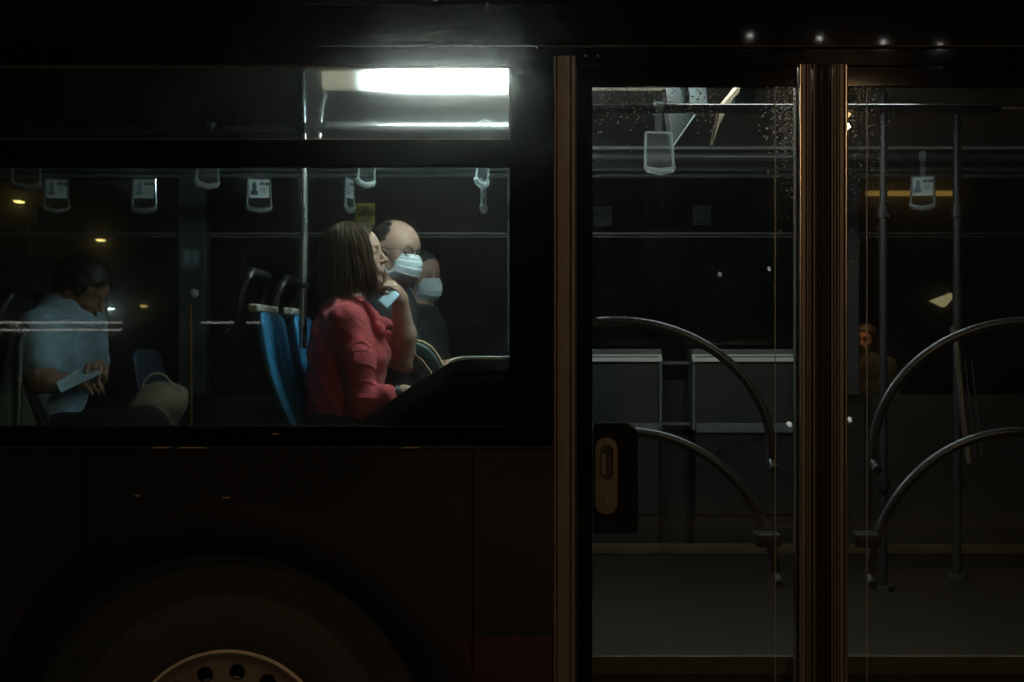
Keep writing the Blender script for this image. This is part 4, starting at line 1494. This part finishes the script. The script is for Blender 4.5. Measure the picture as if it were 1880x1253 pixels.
# ------------------------------------------------------------------ generic seated / standing figure
def figure(label, base, HFr, nk, sh, el, wr, hip, knee, ank, skin_m, top_m, low_m, short=False, h=0.0058, sc=1.0, hands=None, curl=0.5, ears=True,
           top_label=None):
    pts = np.array([HFr.p((0.1, 0.1, 0.13)), HFr.p((-0.12, -0.1, -0.13)), nk, *sh, *el, *wr, *hip, *knee, *ank, *[a + (0.16, 0, -0.08) for a in ank]])
    S = Sdf(pts.min(0) - 0.20, pts.max(0) + 0.20, h)
    head(S, HFr, ears=ears)
    S.cone(HFr.p((-0.022, 0, -0.06)), nk, 0.056 * sc, 0.060 * sc, 0.03)
    mid = (sh[0] + sh[1]) / 2
    S.cone(nk, mid + (0, 0, -0.06), 0.06 * sc, 0.10 * sc, 0.05)
    for i in (0, 1):
        inn = (sh[i] * 0.7 + mid * 0.3)
        S.cone(nk + (0, 0, -0.03), sh[i], 0.05 * sc, 0.05 * sc, 0.05)
        S.cone(inn * 0.82 + hip[i] * 0.18, hip[i], 0.095 * sc, 0.10 * sc, 0.06)
        limb(S, [sh[i], el[i], el[i] * 0.55 + wr[i] * 0.45, wr[i]], [0.052 * sc, 0.042 * sc, 0.040 * sc, 0.027 * sc])
        limb(S, [hip[i], knee[i], knee[i] * 0.7 + ank[i] * 0.3, ank[i], ank[i] + HFr_foot(HFr) * 0.14 + (0, 0, -0.03)], [0.09 * sc, 0.062 * sc, 0.056 * sc, 0.040 * sc, 0.030 * sc], 0.03)
        if hands is None or hands[i] is None:
            fw = wr[i] - el[i]
            hand(S, wr[i], fw, (0, 1 if i == 0 else -1, 0.4), (0, 0.5 if i == 0 else -0.5, -1), curl, sc=sc)
        else:
            hand(S, wr[i], *hands[i], sc=sc)
    body = soft_obj('person', S, skin_m, None, base, 1)
    tag(body, label, 'person')
    S = Sdf(pts.min(0) - 0.22, pts.max(0) + 0.22, h * 1.1)
    S.cone(nk + (0, 0, 0.0), nk + (0, 0, -0.04), 0.070 * sc, 0.08 * sc, 0.02)
    S.cone(nk * 0.5 + mid * 0.5 + (0, 0, -0.04), (hip[0] + hip[1]) / 2, 0.118 * sc, 0.125 * sc, 0.06)
    for i in (0, 1):
        inn = (sh[i] * 0.7 + mid * 0.3)
        S.cone(nk + (0, 0, -0.035), sh[i], 0.064 * sc, 0.066 * sc, 0.05)
        S.cone(inn * 0.80 + hip[i] * 0.20, hip[i] * 0.95 + sh[i] * 0.05, 0.118 * sc, 0.118 * sc, 0.07)
        if short:
            limb(S, [sh[i], sh[i] * 0.32 + el[i] * 0.68], [0.068 * sc, 0.066 * sc], 0.03)
        else:
            limb(S, [sh[i], el[i], wr[i] * 0.92 + el[i] * 0.08], [0.068 * sc, 0.060 * sc, 0.043 * sc], 0.03)
    tp = soft_obj('top', S, top_m, body, None, 1, lambda P: 0.006 * wave(P, 38, 5) + 0.003 * wave(P, 90, 6))
    if top_label:
        tp['label'] = top_label
    S = Sdf(pts.min(0) - 0.22, pts.max(0) + 0.22, h * 1.5)
    for i in (0, 1):
        limb(S, [hip[i], knee[i], ank[i] + (0, 0, 0.02)], [0.112 * sc, 0.078 * sc, 0.058 * sc], 0.05)
    soft_obj('trousers', S, low_m, body, None, 1, lambda P: 0.004 * wave(P, 40, 8))
    return body


def HFr_foot(F):
    f = F.R[:, 0] * (1, 1, 0)
    return f / (np.linalg.norm(f) + 1e-9)


def hair_cap(body, F, cuts, mat='hair_black', grow=0.010, n=900, length=0.03, low=-0.02, label=None, front=None):
    """short hair: a shell over the skull with cut-outs plus short strands"""
    S = Sdf(F.o - 0.2, F.o + 0.2, 0.005)
    S.ell((-0.014, 0, 0.030), (0.094 + grow, 0.074 + grow, 0.084 + grow), 0.02, F=F)
    S.ell((-0.045, 0, -0.03), (0.058, 0.066, 0.055), 0.03, F=F)
    for c, r in cuts:
        S.ell(c, r, 0.012, 's', F=F)
    o = soft_obj('hair', S, mat, body, None, 1, lambda P: 0.003 * wave(P, 210, 9) + 0.0025 * wave(P, 120, 10))
    if label:
        o['label'] = label
    fuzz(o, body, F, n, length)
    return o


def fuzz(o, body, F, n, length, flow=(-0.5, 0, -0.8), mat='hair_fuzz', width=0.0009, xmax=1.0):
    me = o.data
    V = np.empty(len(me.vertices) * 3, np.float32)
    me.vertices.foreach_get('co', V)
    Nv = np.empty(len(me.vertices) * 3, np.float32)
    me.vertices.foreach_get('normal', Nv)
    V, Nv = V.reshape(-1, 3).astype(float) + origin_of(body), Nv.reshape(-1, 3).astype(float)
    g = np.random.default_rng(len(V))
    fl = F.R @ np.array(flow, float)
    paths = []
    for k in g.choice(len(V), n):
        p, nn = V[k] + g.normal(0, 0.002, 3), Nv[k]
        if (F.R.T @ (p - F.o))[0] > xmax:
            continue
        t = fl - nn * (fl @ nn)
        t = t / (np.linalg.norm(t) + 1e-6) + nn * g.uniform(0.05, 0.45) + g.normal(0, 0.22, 3)
        L = length * g.uniform(0.5, 1.2)
        paths.append(([p - nn * 0.002 + t * L * q - np.array([0, 0, 0.25 * L * q * q]) for q in (0, 0.35, 0.7, 1.0)], [nn] * 4))
    return ribbons('hair_strands', o, paths, width, mat)


# the man in a mask beside her
d1 = 5.22
HM = Frame(at(727, 462, d1), R(-38), R(-6), R(-3), 1.0)
zs = 1.30
nkm = at(712, 545, d1)
hipm = [np.array([xx(690, d1), d1 - CAM_D + s * 0.09, zs]) for s in (-1, 1)]
shm = [at(716, 590, 5.05), at(712, 588, 5.42)]
elm = [at(738, 700, 5.02), at(742, 690, 5.48)]
wrm = [at(800, 682, 5.10), at(806, 678, 5.32)]
knm = [hipm[0] + (0.42, -0.02, 0.05), hipm[1] + (0.42, 0.03, 0.05)]
anm = [k + (0.03, 0, -0.50) for k in knm]
man = figure('bald masked person with glasses and dark top, beside the person in red', np.array([hipm[0][0], d1 - CAM_D, FLOOR]), HM, nkm, shm, elm, wrm, hipm, knm, anm,
             'skin', 'dark_cloth', 'dark_cloth',
             hands=[((1, 0.2, 0.12), (0, 1, 0.4), (0, 0.3, -1), 0.35), ((1.0, -0.25, 0.45), (0, -0.6, 0.6), (0.3, -0.3, -1), 0.25)])
hair_cap(man, HM, [((0.088, 0, 0.080), (0.098, 0.078, 0.080)), ((0.076, 0, -0.02), (0.062, 0.12, 0.10)), ((0.03, 0, 0.13), (0.065, 0.045, 0.045))], 'hair_black', 0.003, 1500, 0.014)
face_mask(man, HM)
gl = MB()
for sgn in (-1, 1):
    ring = [HM.p((0.094 - 0.10 * ((y_ / 0.06) ** 2) * 0.10, sgn * 0.033 + y_, z_)) for y_, z_ in
            [(0.024 * math.cos(t), 0.002 + 0.016 * math.sin(t)) for t in np.linspace(0, 2 * math.pi, 19)]]
    gl.tube(ring, 0.0024, 6, False)
    gl.tube([HM.p((0.088, sgn * 0.057, 0.006)), HM.p((0.055, sgn * 0.076, 0.006)), HM.p((-0.008, sgn * 0.080, 0.006))], 0.0016, 6)
gl.tube([HM.p((0.095, -0.010, 0.006)), HM.p((0.099, 0, 0.009)), HM.p((0.095, 0.010, 0.006))], 0.0015, 6)
gls = gl.build('glasses', 'black_metal', man, smooth=True)
eb = MB()
for sgn in (-1, 1):
    eb.tube([HM.p((0.084, sgn * 0.014, 0.023)), HM.p((0.083, sgn * 0.031, 0.028)), HM.p((0.071, sgn * 0.050, 0.023))], [0.003, 0.0045, 0.002], 6)
eb.build('eyebrows', 'hair_black', man, smooth=True)
for sgn in (-1, 1):
    MB().ball(HM.p((0.0770, sgn * 0.031, 0.0)), 0.0064, 10).build('iris', 'hair_black', man, smooth=True)

# masked person further in
d2 = 5.80
HT = Frame(at(773, 507, d2), R(-46), R(-4), R(2), 0.90)
nkt = at(770, 578, d2)
hipt = [np.array([xx(765, d2), d2 - CAM_D + s * 0.08, 1.28]) for s in (-1, 1)]
sht = [at(768, 615, 5.65), at(782, 612, 5.95)]
elt = [at(790, 720, 5.63), at(800, 715, 6.01)]
wrt = [at(850, 700, 5.73), at(850, 700, 5.89)]
knt = [hipt[0] + (0.40, -0.02, 0.05), hipt[1] + (0.40, 0.03, 0.05)]
ant = [k + (0.03, 0, -0.48) for k in knt]
third = figure('masked person with long dark hair, behind the bald person\'s shoulder', np.array([hipt[0][0], d2 - CAM_D, FLOOR]), HT, nkt, sht, elt, wrt, hipt, knt, ant,
               'skin', 'dark_cloth', 'dark_cloth', sc=0.9)
face_mask(third, HT)
S = Sdf(HT.o - 0.30, HT.o + 0.28, 0.006)
S.ell((-0.018, 0, 0.034), (0.102, 0.086, 0.090), 0.02, F=HT)
S.ell((-0.045, 0, -0.07), (0.075, 0.088, 0.12), 0.05, F=HT)
S.ell((-0.030, 0.075, -0.13), (0.055, 0.035, 0.12), 0.04, F=HT)
S.ell((-0.030, -0.070, -0.13), (0.05, 0.03, 0.10), 0.04, F=HT)
S.ell((0.090, 0, -0.035), (0.085, 0.062, 0.100), 0.015, 's', F=HT)
fuzz(soft_obj('hair', S, 'hair_black', third, None, 1, lambda P: 0.003 * wave(P, 180, 12)), third, HT, 1800, 0.05, (-0.3, 0, -1), xmax=0.012)
eb = MB()
for sgn in (-1, 1):
    eb.tube([HT.p((0.084, sgn * 0.014, 0.022)), HT.p((0.083, sgn * 0.031, 0.026)), HT.p((0.071, sgn * 0.048, 0.021))], [0.0025, 0.0035, 0.002], 6)
    eb.ball(HT.p((0.0770, sgn * 0.031, 0.0)), 0.0064, 8)
eb.build('brows_and_eyes', 'hair_black', third, smooth=True)

# man in a pale blue t-shirt at the left, bent over a sheet of paper
d3 = 5.22
HL = Frame(at(152, 530, d3), R(-8), R(-34), R(4), 1.0)
nkl = at(122, 566, d3)
hipl = [np.array([xx(52, d3), d3 - CAM_D + s * 0.09, 1.31]) for s in (-1, 1)]
shl = [at(74, 606, 5.10), at(158, 598, 5.36)]
ell_ = [at(76, 700, 4.98), at(176, 690, 5.42)]
wrl = [at(118, 700, 4.97), at(178, 676, 5.06)]
knl = [hipl[0] + (0.40, -0.03, 0.04), hipl[1] + (0.40, 0.03, 0.04)]
anl = [k + (0.03, 0, -0.50) for k in knl]
left = figure('person in pale blue t-shirt at the left window, head bent over a paper', np.array([hipl[0][0], d3 - CAM_D, FLOOR]), HL, nkl, shl, ell_, wrl, hipl, knl, anl,
              'skin_tan', 'blue_tshirt', 'black_cloth', short=True, top_label='pale blue t-shirt')
hair_cap(left, HL, [((0.095, 0, -0.02), (0.075, 0.10, 0.085)), ((0.02, 0, -0.08), (0.06, 0.12, 0.05))], 'hair_black', 0.010, 1600, 0.028)
q = [at(104, 703, 4.90), at(112, 722, 4.86), at(188, 686, 4.92), at(160, 670, 4.99)]
pp = MB().plate(q, 0.003).build('paper_sheet', 'mask_blue', None, origin=q[0])
tag(pp, 'pale blue sheet of paper held by the person in the t-shirt', 'paper')

# tan bag on the seat beside him
S = Sdf(at(345, 800, 5.5) - 0.45, at(300, 740, 5.5) + 0.45, 0.008)
c = at(292, 745, 5.5)
S.ell(c, (0.105, 0.10, 0.085), 0.02, rot=Frame((0, 0, 0), 0, R(18)).R)
S.ell(c + (0.03, 0, 0.03), (0.075, 0.09, 0.05), 0.05)
S.cone(c + (-0.04, 0.0, -0.03), c + (0.02, 0, -0.13), 0.075, 0.055, 0.05)
tb = soft_obj('tote_bag', S, 'bag_tan', None, c - (0, 0, 0.2), 1, lambda P: 0.008 * wave(P, 38, 21) + 0.003 * wave(P, 110, 22))
MB().tube([c + (0.06 * math.cos(t), -0.03, 0.05 + 0.075 * math.sin(t)) for t in np.linspace(0, math.pi, 14)], 0.006, 8).build('handle', 'bag_tan', tb, smooth=True)
tag(tb, 'slumped tan cloth bag on the seat between the left person and the far pillar', 'bag')

# dark green handbag on the man's lap
db = 4.98
org = at(790, 700, db)
bag = thing('handbag', 'dark green handbag standing behind the black box in front of the person in red', 'handbag', org)
poly_b = [(742, 632), (750, 627), (772, 629), (790, 640), (812, 668), (818, 720), (770, 720), (742, 660)]
bdy = MB().prism([(xx(a, db), zz(b, db)) for a, b in poly_b], db - CAM_D - 0.02, db - CAM_D + 0.10).build('bag_body', 'bag_green', bag, bevel=0.012, seg=4)
fl_ = [(744, 640), (752, 634), (776, 668), (798, 700), (786, 712), (764, 680)]
MB().prism([(xx(a, db), zz(b, db)) for a, b in fl_], db - CAM_D - 0.032, db - CAM_D - 0.021).build('front_pocket', 'bag_green', bag, bevel=0.004)
cl = [(742, 634), (750, 626), (763, 632), (758, 640)]
MB().prism([(xx(a, db), zz(b, db)) for a, b in cl], db - CAM_D - 0.040, db - CAM_D - 0.0325).build('clasp', 'cap_cream', bag, bevel=0.002)
MB().tube([at(a, b, db - 0.035) for a, b in ((752, 629), (764, 626), (778, 629), (790, 637), (802, 651), (814, 672), (824, 700))], 0.0055, 8).build('shoulder_strap', 'bag_trim', bag, smooth=True)
MB().tube([at(a, b, db - 0.036) for a, b in ((760, 650), (775, 662), (790, 682), (800, 704))], 0.004, 6).build('zip', 'bag_trim', bag, smooth=True)


# ------------------------------------------------------------------ outside: lamps, car, building, pedestrian
def lamp_post(base, height, arm, lens_mat, label, group=None, lens=(0.30, 0.14, 0.03), name='street_lamp'):
    base = np.array(base, float)
    t = thing(name, label, 'street lamp', base, group)
    top = base + (0, 0, height)
    MB().tube([base, base + (0, 0, 0.8), base + (0, 0, 0.81), top], [0.09, 0.09, 0.06, 0.045], 10).build('pole', 'lamp_paint', t, smooth=True)
    a = np.array(arm, float)
    hd = top + a
    MB().tube([top, top + a * 0.3 + (0, 0, 0.12), hd + (0, 0, 0.06)], 0.03, 8).build('arm', 'lamp_paint', t, smooth=True)
    MB().box(hd[0] - lens[0] - 0.03, hd[0] + lens[0] + 0.03, hd[1] - lens[1] - 0.03, hd[1] + lens[1] + 0.03, hd[2], hd[2] + 0.09).build('lamp_head', 'lamp_paint', t, bevel=0.02)
    MB().box(hd[0] - lens[0], hd[0] + lens[0], hd[1] - lens[1], hd[1] + lens[1], hd[2] - lens[2] * 2, hd[2] - 0.001).build('lens', lens_mat, t, bevel=0.008)
    return t, hd


def lamp_light(t, hd, col, watts, size=0.3, spot=None):
    ld = bpy.data.lights.new('street_light', 'SPOT' if spot else 'POINT')
    ld.energy, ld.color = watts, col
    ld.shadow_soft_size = size
    if spot:
        ld.spot_size, ld.spot_blend = R(spot), 0.6
    o = bpy.data.objects.new('street_light', ld)
    COL.objects.link(o)
    o.parent = t
    o.location = np.array(hd) - origin_of(t) - (0, 0, 0.10)
    return o


AMB = (1.0, 0.64, 0.34)
t, hd = lamp_post((3.2, -8.2, 0.13), 3.2, (-0.70, 1.7, 0.06), 'lamp_street', 'amber street lamp on the near pavement, mirrored in the door frame', None, (0.03, 0.03, 0.015))
lamp_light(t, hd, AMB, STREET_W, 0.03)
t, hd = lamp_post((4.4, 7.4, 0.13), 4.5, (-1.6, -1.5, 0), 'lamp_amber', 'amber street lamp on the far pavement beside the standing person')
lamp_light(t, hd, (1.0, 0.45, 0.14), 520.0, 0.06, 62)
t, hd = lamp_post((-2.4, -8.4, 0.13), 4.35, (1.2, 5.2, 0.1), 'lamp_street', 'amber mast-arm street lamp reaching over the road above the front wheel', None, (0.16, 0.07, 0.02))
lamp_light(t, hd, AMB, 125.0, 0.06, 98)
for i, (px, py, d, mt, lb) in enumerate((
        (35, 372, 40, 'lamp_amber', 'distant amber street lamp at the far left window edge'),
        (185, 442, 55, 'lamp_amber', 'distant amber street lamp above the person in the t-shirt'),
        (150, 567, 110, 'lamp_white', 'tiny distant white lamp behind the t-shirt'),
        (203, 567, 112, 'lamp_white', 'tiny distant white lamp right of the t-shirt'),
        (264, 562, 118, 'lamp_amber', 'tiny distant amber lamp left of the far pillar'),
        (1288, 363, 42, 'lamp_white', 'distant white street lamp above the left door leaf'),
        (1738, 436, 58, 'lamp_amber', 'distant warm lamp high in the right door leaf'),
        (1617, 504, 90, 'lamp_white', 'tiny distant white lamp near the thin pole'))):
    p = at(px, py, d)
    sx = 0.0023 * d if d < 60 else 0.0020 * d
    if px > 1600:
        sx = 0.0010 * d
    lamp_post((p[0], p[1] + 0.8, 0.0), p[2] - 0.1, (0, -0.8, 0.13), mt, lb, 'distant street lamps beyond the bus', (sx, 0.2, 0.0004 * d), 'street_lamp')

# small wall lamps across the street on our side, mirrored in the roof panel
def wall_lamp(px, py, i):
    Dv = 20.3
    x = (px - 940) * Dv / FPX
    z = CAM_Z + (626.5 - py) * Dv / FPX
    p = np.array([x, -(Dv - CAM_D), z])
    t = thing('wall_lamp', ('first', 'second', 'third', 'fourth')[i] + ' of four wall lamps in a row behind the camera, mirrored in the roof panel', 'wall lamp', p - (0, 0, 0.15), 'wall lamps mirrored in the roof panel')
    MB().box(x - 0.05, x + 0.05, p[1] - 0.3, p[1] - 0.05, z - 0.1, z + 0.1).build('bracket', 'lamp_paint', t)
    MB().ball(p, (0.026, 0.02, 0.013), 12).build('bulb', 'headlight_glow', t, smooth=True)


for i, (px, py) in enumerate(((1377, 66), (1505, 71), (1622, 78), (1726, 84.5))):
    wall_lamp(px, py, i)

# shop building beyond with a lit amber fascia
bx0, by0 = at(1560, 600, 34)[0], 30.0
bd = thing('shop_building', 'dark low shop building beyond the bus with an amber fascia strip', 'building', (bx0 + 6, by0 + 4, 0))
MB().box(bx0 - 3, bx0 + 16, by0, by0 + 8, 0, 8.5).build('wall', 'building_wall', bd)
for i in range(5):
    for z0 in (1.0, 5.6):
        w = MB().box(bx0 - 2 + 3.4 * i, bx0 - 0.2 + 3.4 * i, by0 - 0.06, by0 - 0.001, z0, z0 + 1.7).build('window', 'lamp_paint', bd)
        MB().box(bx0 - 1.9 + 3.4 * i, bx0 - 0.3 + 3.4 * i, by0 - 0.08, by0 - 0.061, z0 + 0.1, z0 + 1.6).build('pane', 'black_glass', w)
fz = zz(356, 34)
MB().box(at(1590, 0, 34)[0], at(1757, 0, 34)[0], by0 - 0.25, by0 - 0.05, fz - 0.05, fz + 0.05).build('fascia_light', 'fascia_glow', bd)
# hanging lantern shade
p = at(1727, 551, 14)
lt = thing('lantern', 'tilted amber lantern shade glowing beyond the right door leaf', 'lantern', p - (0, 0, 0.1))
q = [at(1708, 553, 14), at(1745, 538, 14), at(1743, 549, 14.05), at(1727, 565, 14.1)]
MB().prism([(a[0], a[2]) for a in q], p[1] - 0.06, p[1] + 0.06).build('shade', 'shade_glow', lt, bevel=0.01)
pz = p + (0.05, 0.02, 0.04)
MB().tube([pz, pz + (0.02, 0.05, 0.5), pz * (1, 1, 0) + (0.9, 0.1, 2.6)], 0.02, 8).build('bracket', 'lamp_paint', lt, smooth=True)
MB().tube([pz * (1, 1, 0) + (0.9, 0.1, 0.0), pz * (1, 1, 0) + (0.9, 0.1, 2.62)], 0.04, 8).build('pole', 'lamp_paint', lt, smooth=True)


# parked car, seen mostly hidden behind the door posts
def car(center, yaw, label):
    t = thing('parked_car', label, 'car', center)
    o = np.array(center, float)
    prof = [(2.1, 0.35), (2.15, 0.55), (2.05, 0.75), (1.2, 0.92), (0.55, 1.38), (-0.7, 1.42), (-1.55, 1.0), (-2.0, 0.95), (-2.1, 0.6), (-2.05, 0.35)]
    V, F = [], []
    secs = [(-0.86, 0.93), (-0.80, 1.0), (0.80, 1.0), (0.86, 0.93)]
    for y, s in secs:
        for x, z in prof:
            yy = y * (1 - 0.18 * max(0, (z - 0.95) / 0.45))
            V.append(o + (x * (0.985 if abs(y) > 0.82 else 1), yy, 0.35 + (z - 0.35) * s))
    n = len(prof)
    for k in range(3):
        for i in range(n):
            F.append((k * n + i, k * n + (i + 1) % n, (k + 1) * n + (i + 1) % n, (k + 1) * n + i))
    F.append(tuple(range(n - 1, -1, -1)))
    F.append(tuple(range(3 * n, 4 * n)))
    MB().add(V, F).build('body', 'car_paint', t, bevel=0.05, seg=3)
    MB().add([o + (1.16, -0.66, 0.965), o + (1.16, 0.66, 0.965), o + (0.60, 0.58, 1.37), o + (0.60, -0.58, 1.37)], [(0, 1, 2, 3)]).build('windscreen', 'car_glass', t)
    for y in (-0.60, 0.60):
        MB().ball(o + (2.07, y, 0.68), (0.04, 0.042, 0.034), 12).build('headlight', 'car_headlight', t, smooth=True)
    for x in (1.35, -1.3):
        for y in (-0.80, 0.80):
            w = MB().lathe_y(o + (x, y, 0.31), [(0.2, -0.09), (0.30, -0.09), (0.315, -0.05), (0.315, 0.05), (0.30, 0.09), (0.2, 0.09)], 24).build('wheel', 'tyre_rubber', t, smooth=True)
            MB().lathe_y(o + (x, y, 0.31), [(0.2, -0.085), (0.15, -0.06), (0.15, 0.06), (0.2, 0.085)], 20).build('rim', 'steel_rim', w, smooth=True)
    MB().box(o[0] + 2.12, o[0] + 2.17, o[1] - 0.25, o[1] + 0.25, 0.42, 0.52).build('number_plate', 'pale_plastic', t)
    t.rotation_euler = (0, 0, yaw)
    return t


Dv = 15.2
hc = np.array([xx(1505, Dv), -(Dv - CAM_D), 0.0])
yaw = R(44)
cc = hc - 2.07 * np.array([math.cos(yaw), math.sin(yaw), 0.0])
car((cc[0], cc[1], 0.13), yaw, 'dark parked car with lit headlights on the near pavement, mirrored in the door glass')

# person standing on the far pavement, caught in orange lamp light
d4 = 11.0
c = at(1588, 640, d4)
zb = 0.13
HP = Frame((c[0], c[1], zb + 1.56), R(-120), R(-4), 0, 1.0)
nkp = np.array([c[0], c[1] + 0.02, zb + 1.42])
shp = [np.array([c[0] - 0.18, c[1], zb + 1.36]), np.array([c[0] + 0.18, c[1] + 0.04, zb + 1.36])]
elp = [shp[0] + (-0.06, -0.02, -0.29), shp[1] + (0.06, 0.0, -0.29)]
wrp = [elp[0] + (0.08, -0.20, -0.06), elp[1] + (-0.02, -0.06, -0.25)]
hpp = [np.array([c[0] - 0.09, c[1], zb + 0.88]), np.array([c[0] + 0.09, c[1] + 0.02, zb + 0.88])]
knp = [h + (0, -0.02, -0.42) for h in hpp]
anp = [k + (0, 0.02, -0.38) for k in knp]
ped = figure('person standing on the far pavement in orange lamp light, beyond the door', np.array([c[0], c[1], zb]), HP, nkp, shp, elp, wrp, hpp, knp, anp, 'skin_tan', 'dark_cloth', 'dark_cloth', h=0.009)
hair_cap(ped, HP, [((0.095, 0, -0.02), (0.075, 0.10, 0.085)), ((0.02, 0, -0.09), (0.06, 0.12, 0.05))], 'hair_black', 0.012)

# guard rail with added glowing bars behind the camera, mirrored in the left windows
gr0 = np.array([-11.5, -20.0, 0.13])
gr = thing('guard_rail', 'two-bar guard rail with an added white glow behind the camera, mirrored in the left window', 'railing', gr0)
Dv = 20.0 + CAM_D
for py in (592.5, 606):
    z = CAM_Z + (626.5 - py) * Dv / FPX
    MB().tube([(-9.6, -20, z), (xx(222, Dv), -20, z)], 0.016, 8).build('rail', 'rail_glow', gr, smooth=True)
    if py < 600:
        MB().tube([(xx(368, Dv), -20, z), (xx(478, Dv), -20, z)], 0.014, 8).build('rail', 'rail_glow', gr, smooth=True)
for px in (-60, 5, 75, 130, 178, 218, 414, 465):
    MB().tube([(xx(px, Dv), -20.02, 0.13), (xx(px, Dv), -20.02, CAM_Z + 0.35)], 0.03, 8).build('post', 'orange_paint', gr, smooth=True)

# ------------------------------------------------------------------ scattering volume added for bloom round the lamps
hz = MB().box(-604, 604, -604, 604, -1.2, 12.0).build('bloom_haze', 'asphalt')
hm_, hnt, hout = node_mat('bloom_air')
pv = hnt.nodes.new("ShaderNodeVolumePrincipled")
pv.inputs['Color'].default_value = (1.0, 0.98, 0.93, 1)
pv.inputs['Density'].default_value = 0.019
pv.inputs['Anisotropy'].default_value = 0.984
hnt.links.new(pv.outputs[0], hout.inputs['Volume'])
hz.data.materials.clear()
hz.data.materials.append(hm_)
hz['kind'] = 'stuff'
